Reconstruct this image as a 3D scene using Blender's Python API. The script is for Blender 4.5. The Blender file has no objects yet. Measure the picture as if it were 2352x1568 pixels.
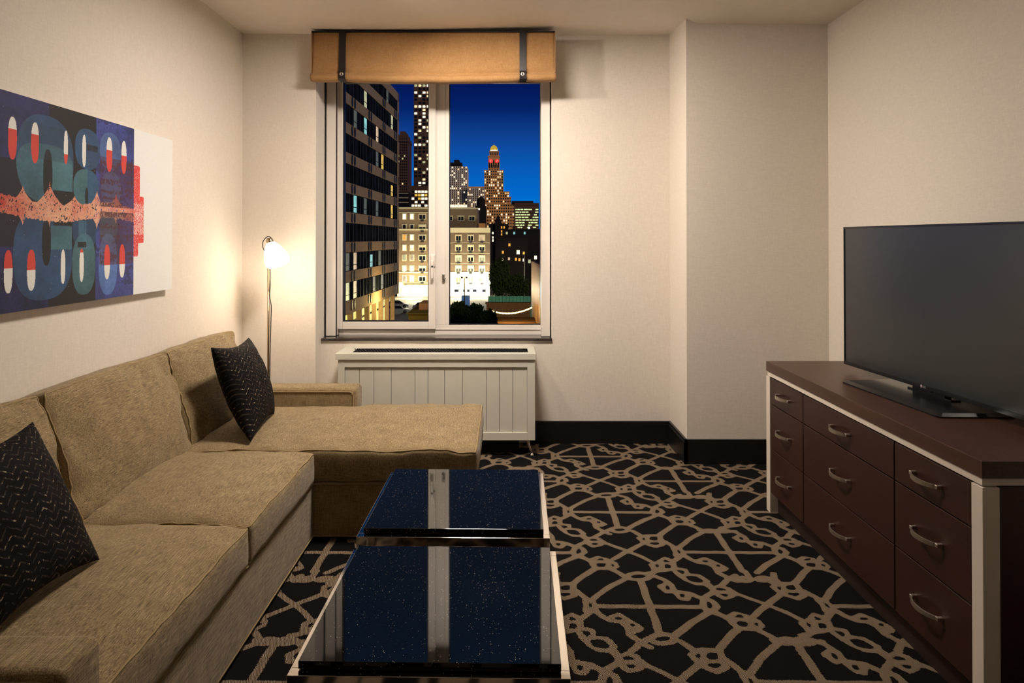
import bpy, bmesh, math, random
import numpy as np
from mathutils import Vector, Matrix, noise
random.seed(7)
F = 1600.0; HC = 1.37; VX = 1160.0; VY = 550.0
COL = bpy.context.scene.collection
PI = math.pi
def P(px, py, Y):
    return Vector(((px-VX)/F*Y, Y, HC-(py-VY)/F*Y))
def PX(px, Y): return (px-VX)/F*Y
def PZ(py, Y): return HC-(py-VY)/F*Y

# ------------------------------------------------------------------ materials
def srgb(r, g, b):
    def f(c):
        c /= 255.0
        return c/12.92 if c <= 0.04045 else ((c+0.055)/1.055)**2.4
    return (f(r), f(g), f(b), 1.0)
MATS = {}
def new_mat(name):
    m = bpy.data.materials.new(name); m.use_nodes = True
    nt = m.node_tree; b = nt.nodes['Principled BSDF']
    return m, nt, b
def N(nt, t, **kw):
    n = nt.nodes.new(t)
    for k, v in kw.items():
        if k in n.inputs: n.inputs[k].default_value = v
        else: setattr(n, k, v)
    return n
def L(nt, a, b): nt.links.new(a, b)
def math_node(nt, op, a, b=None, c=None):
    n = nt.nodes.new('ShaderNodeMath'); n.operation = op
    for i, v in enumerate((a, b, c)):
        if v is None: continue
        if isinstance(v, (int, float)): n.inputs[i].default_value = v
        else: nt.links.new(v, n.inputs[i])
    return n.outputs[0]
def ramp(nt, fac, stops, interp='LINEAR'):
    n = nt.nodes.new('ShaderNodeValToRGB'); n.color_ramp.interpolation = interp
    els = n.color_ramp.elements
    while len(els) < len(stops): els.new(0.5)
    for e, (p, c) in zip(els, stops):
        e.position = p; e.color = c
    nt.links.new(fac, n.inputs[0]); return n.outputs[0]
def coords(nt, kind='Object', scale=(1, 1, 1), rot=(0, 0, 0)):
    tc = nt.nodes.new('ShaderNodeTexCoord'); mp = nt.nodes.new('ShaderNodeMapping')
    mp.inputs['Scale'].default_value = scale; mp.inputs['Rotation'].default_value = rot
    nt.links.new(tc.outputs[kind], mp.inputs[0]); return mp.outputs[0]
def bump(nt, bs, h, strength=0.2, dist=0.002):
    n = nt.nodes.new('ShaderNodeBump'); n.inputs['Strength'].default_value = strength
    n.inputs['Distance'].default_value = dist
    nt.links.new(h, n.inputs['Height']); nt.links.new(n.outputs[0], bs.inputs['Normal'])
def noise_n(nt, vec, scale, detail=3, rough=0.5):
    n = nt.nodes.new('ShaderNodeTexNoise'); n.inputs['Scale'].default_value = scale
    n.inputs['Detail'].default_value = detail; n.inputs['Roughness'].default_value = rough
    if vec is not None: nt.links.new(vec, n.inputs['Vector'])
    return n.outputs[0]
def plain(name, col, rough=0.5, metal=0.0, noise_amt=0.06, nscale=12.0, bmp=0.0, spec=0.5):
    """colour broken up by a faint procedural noise"""
    m, nt, b = new_mat(name)
    v = coords(nt); f = noise_n(nt, v, nscale, 4)
    lo = tuple(max(0, c*(1-noise_amt)) for c in col[:3])+(1,)
    hi = tuple(min(1, c*(1+noise_amt)) for c in col[:3])+(1,)
    c = ramp(nt, f, [(0.3, lo), (0.7, hi)])
    L(nt, c, b.inputs['Base Color'])
    b.inputs['Roughness'].default_value = rough; b.inputs['Metallic'].default_value = metal
    b.inputs['Specular IOR Level'].default_value = spec
    if bmp: bump(nt, b, noise_n(nt, v, nscale*12, 3), bmp)
    return m
def emit(name, col, strength, tex=False):
    m, nt, b = new_mat(name)
    b.inputs['Base Color'].default_value = (0.02, 0.02, 0.02, 1)
    b.inputs['Emission Strength'].default_value = strength
    if tex:
        v = coords(nt, 'Object'); f = noise_n(nt, v, 0.9, 4, 0.7)
        c = ramp(nt, f, [(0.3, tuple(x*0.45 for x in col[:3])+(1,)), (0.62, col)])
        L(nt, c, b.inputs['Emission Color'])
    else:
        b.inputs['Emission Color'].default_value = col
    return m
def wallpaper(name, col):
    m, nt, b = new_mat(name)
    v1 = coords(nt, 'Object', (260, 260, 30)); v2 = coords(nt, 'Object', (30, 30, 300))
    a = noise_n(nt, v1, 1, 2); c_ = noise_n(nt, v2, 1, 2)
    s = math_node(nt, 'ADD', a, c_)
    s = math_node(nt, 'MULTIPLY', s, 0.5)
    lo = tuple(c*0.93 for c in col[:3])+(1,); hi = tuple(min(1, c*1.05) for c in col[:3])+(1,)
    L(nt, ramp(nt, s, [(0.35, lo), (0.65, hi)]), b.inputs['Base Color'])
    b.inputs['Roughness'].default_value = 0.75; b.inputs['Specular IOR Level'].default_value = 0.25
    bump(nt, b, s, 0.25, 0.001)
    return m
M = {}
M['wall'] = wallpaper('wallpaper_cream', srgb(222, 213, 201))
M['ceiling'] = plain('ceiling_paint', srgb(226, 216, 203), 0.8, noise_amt=0.02)
M['base'] = plain('baseboard_black', srgb(16, 15, 17), 0.35, noise_amt=0.1)
M['white'] = plain('white_vinyl', srgb(222, 214, 205), 0.35, noise_amt=0.02)
M['white_paint'] = plain('unit_white_paint', srgb(205, 202, 188), 0.45, noise_amt=0.02)
M['gasket'] = plain('black_gasket', srgb(14, 14, 20), 0.5)
M['sill'] = plain('dark_stone_sill', srgb(62, 55, 52), 0.12, noise_amt=0.25, nscale=60)
M['black'] = plain('black_plastic', srgb(14, 14, 15), 0.25, noise_amt=0.1)
M['black_soft'] = plain('black_matte', srgb(10, 10, 11), 0.6, noise_amt=0.1)
M['chrome'] = plain('polished_chrome', (0.82, 0.78, 0.72, 1), 0.07, 1.0, noise_amt=0.01)
M['nickel'] = plain('brushed_nickel', (0.66, 0.60, 0.52, 1), 0.36, 1.0, noise_amt=0.05)
M['bronze'] = plain('bronze_pole', (0.45, 0.36, 0.25, 1), 0.3, 1.0, noise_amt=0.05)
M['dresser_white'] = plain('dresser_white_lacquer', srgb(214, 203, 188), 0.4, noise_amt=0.02)
M['strap'] = plain('black_leather_strap', srgb(24, 18, 20), 0.45, noise_amt=0.1, bmp=0.1)

def fabric(name, c1, c2, c3, bumpy=0.18):
    m, nt, b = new_mat(name)
    g = coords(nt, 'Object', (24, 620, 620)); h = coords(nt, 'Object', (620, 20, 620))
    big = noise_n(nt, coords(nt), 14, 4)
    a = noise_n(nt, g, 1, 3, 0.6); c = noise_n(nt, h, 1, 3, 0.6)
    e = noise_n(nt, coords(nt, 'Object', (620, 620, 24)), 1, 3, 0.6)
    s = math_node(nt, 'ADD', math_node(nt, 'MULTIPLY', a, 0.22), math_node(nt, 'MULTIPLY', c, 0.5))
    s = math_node(nt, 'ADD', s, math_node(nt, 'MULTIPLY', e, 0.28))
    s2 = math_node(nt, 'ADD', math_node(nt, 'MULTIPLY', s, 0.92), math_node(nt, 'MULTIPLY', big, 0.08))
    L(nt, ramp(nt, s2, [(0.40, c1), (0.5, c2), (0.60, c3)]), b.inputs['Base Color'])
    b.inputs['Roughness'].default_value = 0.85; b.inputs['Specular IOR Level'].default_value = 0.2
    b.inputs['Sheen Weight'].default_value = 0.15
    bump(nt, b, s, bumpy, 0.001)
    return m
M['sofa'] = fabric('sofa_tweed', srgb(82, 65, 43), srgb(134, 114, 82), srgb(178, 158, 120))
M['piping'] = plain('sofa_piping', srgb(150, 128, 90), 0.8)
M['shade'] = fabric('roman_shade_linen', srgb(136, 98, 58), srgb(162, 122, 78), srgb(180, 142, 96), 0.2)

def wood(name, c1, c2, rough=0.35):
    m, nt, b = new_mat(name)
    v = coords(nt, 'Object', (60, 3, 60))
    f = noise_n(nt, v, 1.4, 5, 0.6)
    L(nt, ramp(nt, f, [(0.3, c1), (0.7, c2)]), b.inputs['Base Color'])
    b.inputs['Roughness'].default_value = rough
    bump(nt, b, f, 0.05, 0.0005)
    return m
M['wood'] = wood('espresso_wood', srgb(56, 32, 23), srgb(76, 46, 33), 0.38)
M['wood_front'] = wood('espresso_drawer_wood', srgb(40, 17, 11), srgb(55, 26, 18), 0.42)
M['wood_dark'] = wood('dark_toe_wood', srgb(30, 13, 9), srgb(42, 20, 14), 0.6)

def granite():
    m, nt, b = new_mat('sparkling_black_granite')
    v = coords(nt)
    vo = N(nt, 'ShaderNodeTexVoronoi'); vo.inputs['Scale'].default_value = 300; L(nt, v, vo.inputs['Vector'])
    # a few cells carry a bright mica fleck
    sep = N(nt, 'ShaderNodeSeparateColor'); L(nt, vo.outputs['Color'], sep.inputs[0])
    rare = math_node(nt, 'GREATER_THAN', sep.outputs[0], 0.93)
    near = math_node(nt, 'LESS_THAN', vo.outputs['Distance'], 0.26)
    fl = math_node(nt, 'MULTIPLY', rare, near)
    fine = noise_n(nt, v, 900, 2)
    basec = ramp(nt, fine, [(0.4, srgb(8, 9, 10)), (0.75, srgb(26, 27, 27))])
    mx = N(nt, 'ShaderNodeMix', data_type='RGBA'); L(nt, fl, mx.inputs[0]); L(nt, basec, mx.inputs[6])
    fc = ramp(nt, sep.outputs[1], [(0.2, srgb(120, 110, 90)), (0.8, srgb(240, 225, 190))])
    L(nt, fc, mx.inputs[7]); L(nt, mx.outputs[2], b.inputs['Base Color'])
    b.inputs['Roughness'].default_value = 0.03; b.inputs['IOR'].default_value = 1.6
    return m
M['granite'] = granite()

def herringbone():
    m, nt, b = new_mat('black_herringbone_tweed')
    tc = N(nt, 'ShaderNodeTexCoord'); sp = N(nt, 'ShaderNodeSeparateXYZ'); L(nt, tc.outputs['UV'], sp.inputs[0])
    u, v = sp.outputs[0], sp.outputs[1]
    wob = noise_n(nt, tc.outputs['UV'], 30, 2)
    zz = math_node(nt, 'PINGPONG', math_node(nt, 'MULTIPLY', u, 15.0), 1.0)
    rows = math_node(nt, 'ADD', math_node(nt, 'MULTIPLY', v, 19.0), math_node(nt, 'MULTIPLY', zz, 0.95))
    rows = math_node(nt, 'ADD', rows, math_node(nt, 'MULTIPLY', wob, 0.25))
    fr = math_node(nt, 'FRACT', rows)
    line = math_node(nt, 'LESS_THAN', fr, 0.22)
    mp = N(nt, 'ShaderNodeMapping'); mp.inputs['Scale'].default_value = (46, 40, 1); L(nt, tc.outputs['UV'], mp.inputs[0])
    gate = noise_n(nt, mp.outputs[0], 1.0, 2)
    g1 = math_node(nt, 'GREATER_THAN', gate, 0.62)
    g2 = math_node(nt, 'GREATER_THAN', gate, 0.44)
    mask = math_node(nt, 'MULTIPLY', line, math_node(nt, 'ADD', math_node(nt, 'MULTIPLY', g1, 0.75), math_node(nt, 'MULTIPLY', g2, 0.25)))
    fine = noise_n(nt, tc.outputs['UV'], 260, 2)
    mask2 = math_node(nt, 'MULTIPLY', mask, ramp(nt, fine, [(0.35, (0.3, 0.3, 0.3, 1)), (0.6, (1, 1, 1, 1))]))
    L(nt, ramp(nt, mask2, [(0.0, srgb(13, 9, 10)), (0.2, srgb(60, 50, 44)), (0.6, srgb(120, 104, 84)), (1.0, srgb(205, 186, 150))]), b.inputs['Base Color'])
    b.inputs['Roughness'].default_value = 0.85; b.inputs['Specular IOR Level'].default_value = 0.15
    bump(nt, b, math_node(nt, 'ADD', line, fine), 0.5, 0.0015)
    return m
M['herringbone'] = herringbone()

def glass_pane():
    m = bpy.data.materials.new('window_glass'); m.use_nodes = True; nt = m.node_tree
    nt.nodes.clear()
    out = N(nt, 'ShaderNodeOutputMaterial'); mx = N(nt, 'ShaderNodeMixShader')
    tr = N(nt, 'ShaderNodeBsdfTransparent'); gl = N(nt, 'ShaderNodeBsdfGlossy'); gl.inputs['Roughness'].default_value = 0.0
    fr = N(nt, 'ShaderNodeFresnel'); fr.inputs[0].default_value = 1.03
    wv = noise_n(nt, coords(nt), 3, 1); 
    L(nt, ramp(nt, wv, [(0, (0.97, 0.985, 0.98, 1)), (1, (0.99, 1, 0.995, 1))]), tr.inputs[0])
    L(nt, fr.outputs[0], mx.inputs[0]); L(nt, tr.outputs[0], mx.inputs[1]); L(nt, gl.outputs[0], mx.inputs[2])
    L(nt, mx.outputs[0], out.inputs[0]); return m
M['glass'] = glass_pane()

# ------------------------------------------------------------------ mesh helpers
def mesh_obj(name, verts, faces, mat=None, parent=None, smooth=False, mats=None, fmi=None):
    me = bpy.data.meshes.new(name); me.from_pydata([tuple(v) for v in verts], [], faces); me.update()
    return link(name, me, mat, parent, smooth, mats, fmi)
def link(name, me, mat=None, parent=None, smooth=False, mats=None, fmi=None):
    if mats:
        for m in mats: me.materials.append(m)
        if fmi is not None: me.polygons.foreach_set('material_index', fmi)
    elif mat: me.materials.append(mat)
    if smooth: me.polygons.foreach_set('use_smooth', [True]*len(me.polygons))
    o = bpy.data.objects.new(name, me); COL.objects.link(o)
    if parent: o.parent = parent
    return o
def from_bm(name, bm, mat=None, parent=None, smooth=False, mats=None):
    bmesh.ops.recalc_face_normals(bm, faces=bm.faces)
    me = bpy.data.meshes.new(name); bm.to_mesh(me); bm.free()
    return link(name, me, mat, parent, smooth, mats)
def bm_box(bm, x0, x1, y0, y1, z0, z1, bev=0.0, seg=2, mi=0, mtx=None):
    r = bmesh.ops.create_cube(bm, size=1.0)
    vs = r['verts']
    for v in vs:
        v.co = Vector(((x0+x1)/2+v.co.x*(x1-x0), (y0+y1)/2+v.co.y*(y1-y0), (z0+z1)/2+v.co.z*(z1-z0)))
    if mtx is not None:
        for v in vs: v.co = mtx @ v.co
    fs = {f for v in vs for f in v.link_faces}
    for f in fs: f.material_index = mi
    if bev > 0:
        es = {e for v in vs for e in v.link_edges}
        bmesh.ops.bevel(bm, geom=list(es), offset=bev, segments=seg, profile=0.5, affect='EDGES')
def box(name, x0, x1, y0, y1, z0, z1, mat, parent=None, bev=0.0, seg=2):
    bm = bmesh.new(); bm_box(bm, x0, x1, y0, y1, z0, z1, bev, seg)
    return from_bm(name, bm, mat, parent, smooth=False)
def boxes(name, lst, mat, parent=None, bev=0.0):
    bm = bmesh.new()
    for b in lst: bm_box(bm, *b, bev=bev)
    return from_bm(name, bm, mat, parent)
def tube_bm(bm, pts, r, seg=8, closed=False, r_end=None):
    pts = [Vector(p) for p in pts]; n = len(pts); rings = []
    up = Vector((0, 0, 1))
    prev = None
    for i, p in enumerate(pts):
        if closed: t = pts[(i+1) % n]-pts[i-1]
        else: t = pts[min(i+1, n-1)]-pts[max(i-1, 0)]
        t.normalize()
        if prev is None:
            a = t.cross(up)
            if a.length < 1e-3: a = t.cross(Vector((1, 0, 0)))
            a.normalize()
        else:
            a = prev-t*prev.dot(t)
            if a.length < 1e-6: a = t.orthogonal()
            a.normalize()
        prev = a; bvec = t.cross(a)
        rr = r if r_end is None else r+(r_end-r)*i/(n-1)
        rings.append([bm.verts.new(p+(a*math.cos(2*PI*k/seg)+bvec*math.sin(2*PI*k/seg))*rr) for k in range(seg)])
    m = n if closed else n-1
    for i in range(m):
        A, B = rings[i], rings[(i+1) % n]
        for k in range(seg):
            try: bm.faces.new((A[k], A[(k+1) % seg], B[(k+1) % seg], B[k]))
            except ValueError: pass
    if not closed:
        bm.faces.new(rings[0][::-1]); bm.faces.new(rings[-1])
def tube(name, pts, r, mat, parent=None, seg=8, closed=False, r_end=None):
    bm = bmesh.new(); tube_bm(bm, pts, r, seg, closed, r_end)
    return from_bm(name, bm, mat, parent, smooth=True)
def lathe(name, prof, mat, parent=None, seg=32, mtx=None, smooth=True):
    """prof: list of (radius, z)"""
    vs = []; fs = []
    for (r, z) in prof:
        for k in range(seg):
            vs.append(Vector((r*math.cos(2*PI*k/seg), r*math.sin(2*PI*k/seg), z)))
    for i in range(len(prof)-1):
        for k in range(seg):
            fs.append((i*seg+k, i*seg+(k+1) % seg, (i+1)*seg+(k+1) % seg, (i+1)*seg+k))
    if mtx is not None: vs = [mtx @ v for v in vs]
    return mesh_obj(name, vs, fs, mat, parent, smooth)
def empty(name, loc, label, cat, group=None, rz=0):
    o = bpy.data.objects.new(name, None); COL.objects.link(o); o.location = loc; o.rotation_euler.z = rz
    o.empty_display_size = 0.1
    tag(o, label, cat, group); return o
def tag(o, label, cat, group=None):
    o['label'] = label; o['category'] = cat
    if group: o['group'] = group
    return o
def struct(o, label=None):
    o['kind'] = 'structure'
    if label: o['label'] = label
    return o
def into(parent, *objs):
    """objects were modelled in world space; hang them on the thing's base without moving them"""
    inv = (Matrix.Translation(parent.location) @ Matrix.Rotation(parent.rotation_euler.z, 4, 'Z')).inverted()
    for o in objs:
        if o.parent is None: o.parent = parent
        o.matrix_parent_inverse = inv if o.parent == parent else Matrix()
def copy_tree(o, parent=None):
    c = o.copy(); COL.objects.link(c)
    if parent: c.parent = parent
    for ch in list(o.children): copy_tree(ch, c)
    return c

# ------------------------------------------------------------------ camera
cam = bpy.data.cameras.new('camera'); camo = bpy.data.objects.new('camera', cam); COL.objects.link(camo)
PITCH = math.radians(0.5)
camo.location = (0, 0, HC); camo.rotation_euler = (PI/2+PITCH, 0, 0)
cam.sensor_width = 36; cam.lens = F/2352*36
cam.shift_x = 16/2352; cam.shift_y = -(784-(550-F*math.tan(PITCH)))/2352
cam.clip_start = 0.05; cam.clip_end = 3000
bpy.context.scene.camera = camo
sc = bpy.context.scene
sc.view_settings.view_transform = 'Standard'; sc.view_settings.look = 'None'
sc.view_settings.gamma = 1; sc.view_settings.exposure = 0.0; sc.view_settings.use_curve_mapping = False

# ------------------------------------------------------------------ room shell
XL, XR, YB, YP, YC = -1.725, 1.988, 4.71, 4.57, 4.28   # left, right, window wall, pier face, column face
XC = 1.115; XW0, XW1 = -1.242, 0.315; YR = -2.4; ZT = 2.95
ZS = 0.706                                            # top of the sill
def ceil_z(x, y):
    u = (x-XL)/(XR-XL); h = 1.355+(1.325-1.355)*u
    t = max(0, min(1, (x+0.9)/1.9)); t = t*t*(3-2*t)
    k = max(0, min(1, (y-3.9)/(YB-3.9)))
    if x > XC+0.03: t = 0
    return HC+h+0.055*t*k
xs = [XL-0.1]+[XL+(XR-XL)*i/60 for i in range(61)]+[XR+0.1]
ys = [YR-0.1]+[YR+(3.8-YR)*i/6 for i in range(7)]+[3.8+(5.0-3.8)*i/24 for i in range(1, 25)]
vs = [(x, y, ceil_z(x, y)) for y in ys for x in xs]; nx = len(xs)
fs = [(j*nx+i, (j+1)*nx+i, (j+1)*nx+i+1, j*nx+i+1) for j in range(len(ys)-1) for i in range(nx-1)]
nv = len(vs); vs += [(x, y, 3.05) for (x, y) in ((xs[0], ys[0]), (xs[-1], ys[0]), (xs[-1], ys[-1]), (xs[0], ys[-1]))]
fs.append((nv, nv+1, nv+2, nv+3))
struct(mesh_obj('ceiling', vs, fs, M['ceiling'], smooth=True), 'smooth off-white painted ceiling')
struct(box('wall_left', XL-0.15, XL, YR-0.1, 5.0, -0.02, ZT, M['wall']), 'cream woven wallpaper wall behind the sofa')
struct(box('wall_right', XR, XR+0.15, YR-0.1, 5.0, -0.02, ZT, M['wall']), 'cream woven wallpaper wall behind the dresser')
struct(box('wall_rear', XL-0.15, XR+0.15, YR-0.2, YR, -0.02, ZT, plain('rear_wall_brown', srgb(84, 66, 52), 0.7)), 'wall behind the camera')
struct(boxes('wall_back', [(XL, XW0, YB, 4.99, 0, ZT), (XW1, XR, YB, 4.99, 0, ZT), (XW0, XW1, YB, 4.99, 0, ZS-0.018), (XW0, XW1, YB, 4.99, 2.56, ZT)], M['wall']), 'cream window wall')
struct(box('wall_left_pier', XL, XW0, YP, YB, 0, ZT, M['wall']), 'shallow cream pier left of the window')
struct(box('wall_right_column', XC, XR, YC, YB, 0, ZT, M['wall']), 'cream boxed column in the right corner')
BB = 0.148
struct(boxes('baseboard_back', [(0.17, XC, YB-0.014, YB, 0, BB), (0.17, XC, YB-0.020, YB, 0, BB-0.02)], M['base']), 'black baseboard under the window wall')
struct(boxes('baseboard_column', [(XC-0.014, XR, YC-0.014, YC, 0, BB), (XC-0.014, XC, YC-0.014, YB-0.02, 0, BB), (XC-0.02, XR, YC-0.02, YC, 0, BB-0.02), (XC-0.02, XC, YC-0.02, YB-0.02, 0, BB-0.02)], M['base']), 'black baseboard round the column')
struct(box('baseboard_right', XR-0.014, XR, YR, YC-0.02, 0, BB, M['base']), 'black baseboard on the right wall')
struct(box('baseboard_left', XL, XL+0.014, YR, YP, 0, BB, M['base']), 'black baseboard on the left wall')

# ------------------------------------------------------------------ carpet
C1 = lambda x, y: (1280+x/5.4075, 1190+y/5.4075)
def fl(pt):
    px, py = C1(*pt); d = py-VY
    return np.array(((px-VX)*HC/d, HC*F/d))
LX, LY = 0.886, 0.900
W0 = 0.0135
segs = []      # (a, b, halfwidth) world
def pl(w, *pts):
    q = [fl(p) for p in pts]
    for a, b in zip(q[:-1], q[1:]): segs.append((a, b, w))
holes = []
def hole(x, y, rx, ry):
    c = fl((x, y)); a = fl((x+rx, y)); b = fl((x, y-ry)); holes.append((c, abs(a[0]-c[0]), abs(b[1]-c[1])))
pl(W0*1.05, (490, 1068), (1140, 1075), (1800, 1079))
pl(W0*1.1, (1030, 750), (1090, 930), (1150, 1090), (1260, 1400))
pl(0.026, (385, 1010), (410, 1070), (395, 1120)); hole(405, 1058, 20, 30)
pl(W0, (430, 990), (570, 880), (700, 800), (850, 725))
pl(W0, (1110, 665), (1200, 650), (1240, 600))
pl(W0, (1200, 700), (1320, 745), (1400, 805), (1455, 900), (1530, 975), (1590, 985), (1625, 930))
pl(W0, (1275, 830), (1340, 800)); pl(W0, (1275, 830), (1350, 890), (1440, 870))
pl(W0, (1450, 890), (1540, 900), (1650, 915), (1800, 980))
hole(1365, 840, 24, 26); hole(1540, 940, 32, 22)
pl(0.013, (1160, 560), (1230, 540), (1330, 480), (1420, 510), (1450, 600), (1330, 628), (1210, 640), (1190, 600), (1160, 560))
pl(0.013, (1290, 540), (1290, 620)); pl(0.012, (1300, 545), (1430, 545))
hole(1230, 572, 20, 20); hole(1370, 578, 38, 24); hole(1330, 508, 18, 10)
pl(0.012, (1450, 600), (1580, 620), (1600, 680), (1520, 700), (1450, 640))
pl(0.012, (1600, 680), (1740, 690), (1850, 760), (1830, 800), (1700, 790), (1580, 740), (1520, 690))
pl(0.017, (1840, 790), (1930, 860), (1950, 900))
hole(1535, 648, 30, 20); hole(1680, 732, 74, 36)
pl(0.012, (1930, 850), (2010, 820), (2110, 850), (2160, 900), (2150, 950), (2060, 970), (1980, 930), (1930, 900))
pl(0.013, (1960, 895), (2110, 895)); hole(2012, 860, 52, 16); hole(2070, 935, 36, 14)
pl(0.016, (2110, 900), (2160, 890), (2200, 920)); 
pl(W0, (1920, 900), (1840, 950), (1800, 1010), (1800, 1070), (1850, 1120), (1920, 1120), (1970, 1070), (1920, 1010), (1870, 990), (1830, 1000))
hole(1882, 1050, 22, 34)
pl(W0*1.1, (1900, 1130), (1690, 1250), (1590, 1320), (1470, 1420))
pl(W0, (1930, 1130), (2070, 1200), (2170, 1265))
pl(W0, (280, 460), (410, 510))
pl(0.013, (420, 500), (500, 470), (600, 490), (640, 560), (600, 605), (480, 600), (430, 560), (420, 500)); pl(0.013, (460, 522), (620, 525))
pl(0.012, (640, 510), (710, 540), (735, 580), (680, 605), (620, 590)); hole(540, 491, 36, 10); hole(540, 562, 46, 24); hole(685, 565, 20, 15)
pl(W0, (650, 610), (740, 650), (850, 710))
pl(W0*1.1, (480, 600), (330, 690), (190, 790))
pl(0.013, (1010, 230), (1090, 200), (1260, 200), (1280, 260), (1300, 310), (1210, 335), (1120, 310), (1060, 280), (1010, 230)); pl(0.013, (1110, 268), (1270, 268)); pl(0.012, (1120, 200), (1120, 280))
hole(1065, 240, 16, 14); hole(1190, 240, 50, 20); hole(1205, 298, 40, 10)
pl(W0, (930, 145), (1040, 205)); pl(W0, (1310, 265), (1420, 325), (1460, 370))
pl(W0, (1070, 290), (870, 392), (690, 490)); pl(W0*0.85, (590, 290), (740, 345), (870, 392), (1030, 455), (1180, 530))
pl(W0, (480, 205), (560, 160), (650, 125)); pl(W0, (1430, 515), (1500, 470), (1550, 430))
pl(W0, (1550, 430), (1640, 490), (1740, 530), (1850, 540), (1940, 585), (1985, 655), (2140, 735), (2220, 765))
pl(W0, (1720, 515), (1820, 482), (1910, 520), (2000, 560), (2080, 600), (2050, 620), (1990, 630)); pl(W0, (1900, 560), (1990, 600))
hole(1830, 515, 40, 12); hole(1990, 570, 26, 14)
pl(W0, (1460, 1425), (1560, 1450)) if False else None
# the two kinds of link that alternate from column to column
var_a, var_b = [], []
def ring(lst, x, y, rx, ry, n=16, w=W0):
    q = [fl((x+rx*math.cos(2*PI*k/n), y+ry*math.sin(2*PI*k/n))) for k in range(n+1)]
    for a, b in zip(q[:-1], q[1:]): lst.append((a, b, w))
ring(var_a, 1000, 703, 135, 42); ring(var_a, 770, 127, 105, 30)
def C2to1(x, y): return (x+(1500-1280)*5.4075, y+(1180-1190)*5.4075)
for (x, y, rx, ry) in ((690, 196, 60, 16), (855, 197, 80, 16), (1125, 793, 80, 24), (1355, 790, 80, 24)):
    q = C2to1(x, y); ring(var_b, q[0], q[1], rx, ry)
for (a, b) in (((570, 190), (640, 192)), ((920, 200), (1010, 200)), ((1000, 790), (1060, 790)), ((1430, 790), (1520, 800))):
    q = fl(C2to1(*a)); r = fl(C2to1(*b)); var_b.append((q, r, W0))
TN = 260
tx = (np.arange(TN)+0.5)/TN*LX; ty = (np.arange(TN)+0.5)/TN*LY
TX, TY = np.meshgrid(tx, ty)
def seg_min(D, lst, offs):
    for (a, b, w) in lst:
        for (ox, oy) in offs:
            ax, ay = a[0]+ox, a[1]+oy; bx, by = b[0]+ox, b[1]+oy
            bx -= 0; cx = (ax+bx)/2; cy = (ay+by)/2
            kx = math.floor(cx/LX); ky = math.floor(cy/LY)
            for i in (-1, 0, 1):
                for j in (-1, 0, 1):
                    sx, sy = (-kx+i)*LX, (-ky+j)*LY
                    if not (-0.3 < cx+sx < LX+0.3 and -0.3 < cy+sy < LY+0.3): continue
                    px, py = TX-(ax+sx), TY-(ay+sy); dx, dy = bx-ax, by-ay
                    h = np.clip((px*dx+py*dy)/(dx*dx+dy*dy+1e-12), 0, 1)
                    d = np.hypot(px-h*dx, py-h*dy)-w
                    np.minimum(D, d, out=D)
for (a, b) in (((1130, 690), (1190, 790)), ((1480, 720), (1500, 800)), ((1500, 800), (1660, 890))):
    var_b.append((fl(C2to1(*a)), fl(C2to1(*b)), W0))
D = np.full((TN, TN), 1.0)
both = [(0, 0), (LX/2, LY/2)]
seg_min(D, segs, both); seg_min(D, var_a, [(0, 0)]); seg_min(D, var_b, [(0, 0)])
for (c, rx, ry) in holes:
    for (ox, oy) in both:
        for i in range(-4, 5):
            for j in range(-6, 3):
                x, y = c[0]+ox+i*LX, c[1]+oy+j*LY
                if -0.1 < x < LX+0.1 and -0.1 < y < LY+0.1:
                    r = (np.hypot((TX-x)/rx, (TY-y)/ry)-1)*min(rx, ry)
                    D = np.maximum(D, -r)
sp = 0.0062
gx = np.arange(XL-0.02, XR+0.03, sp); gy = np.concatenate([np.linspace(YR-0.1, 1.2, 5), np.arange(1.21, 4.99, sp)])
GX, GY = np.meshgrid(gx, gy)
wobx = np.sin(GY*55+GX*31)*0.0012; woby = np.sin(GX*61-GY*23)*0.0012
fx = ((GX+wobx)/LX % 1.0)*TN-0.5; fy = ((GY+woby)/LY % 1.0)*TN-0.5
ix = np.floor(fx).astype(int); iy = np.floor(fy).astype(int); wx = fx-ix; wy = fy-iy
g = lambda a, b: D[b % TN, a % TN]
val = (g(ix, iy)*(1-wx)+g(ix+1, iy)*wx)*(1-wy)+(g(ix, iy+1)*(1-wx)+g(ix+1, iy+1)*wx)*wy
nxg, nyg = len(gx), len(gy)
co = np.stack([GX.ravel(), GY.ravel(), np.zeros(GX.size)], 1).astype(np.float32)
idx = np.arange(nxg*nyg).reshape(nyg, nxg)
quads = np.stack([idx[:-1, :-1], idx[:-1, 1:], idx[1:, 1:], idx[1:, :-1]], -1).reshape(-1, 4)
me = bpy.data.meshes.new('floor')
me.vertices.add(len(co)); me.vertices.foreach_set('co', co.ravel())
me.loops.add(quads.size); me.loops.foreach_set('vertex_index', quads.ravel().astype(np.int32))
me.polygons.add(len(quads)); me.polygons.foreach_set('loop_start', np.arange(0, quads.size, 4, dtype=np.int32))
me.update(calc_edges=True)
at = me.attributes.new('rope', 'FLOAT', 'POINT'); at.data.foreach_set('value', val.ravel().astype(np.float32))
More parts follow.
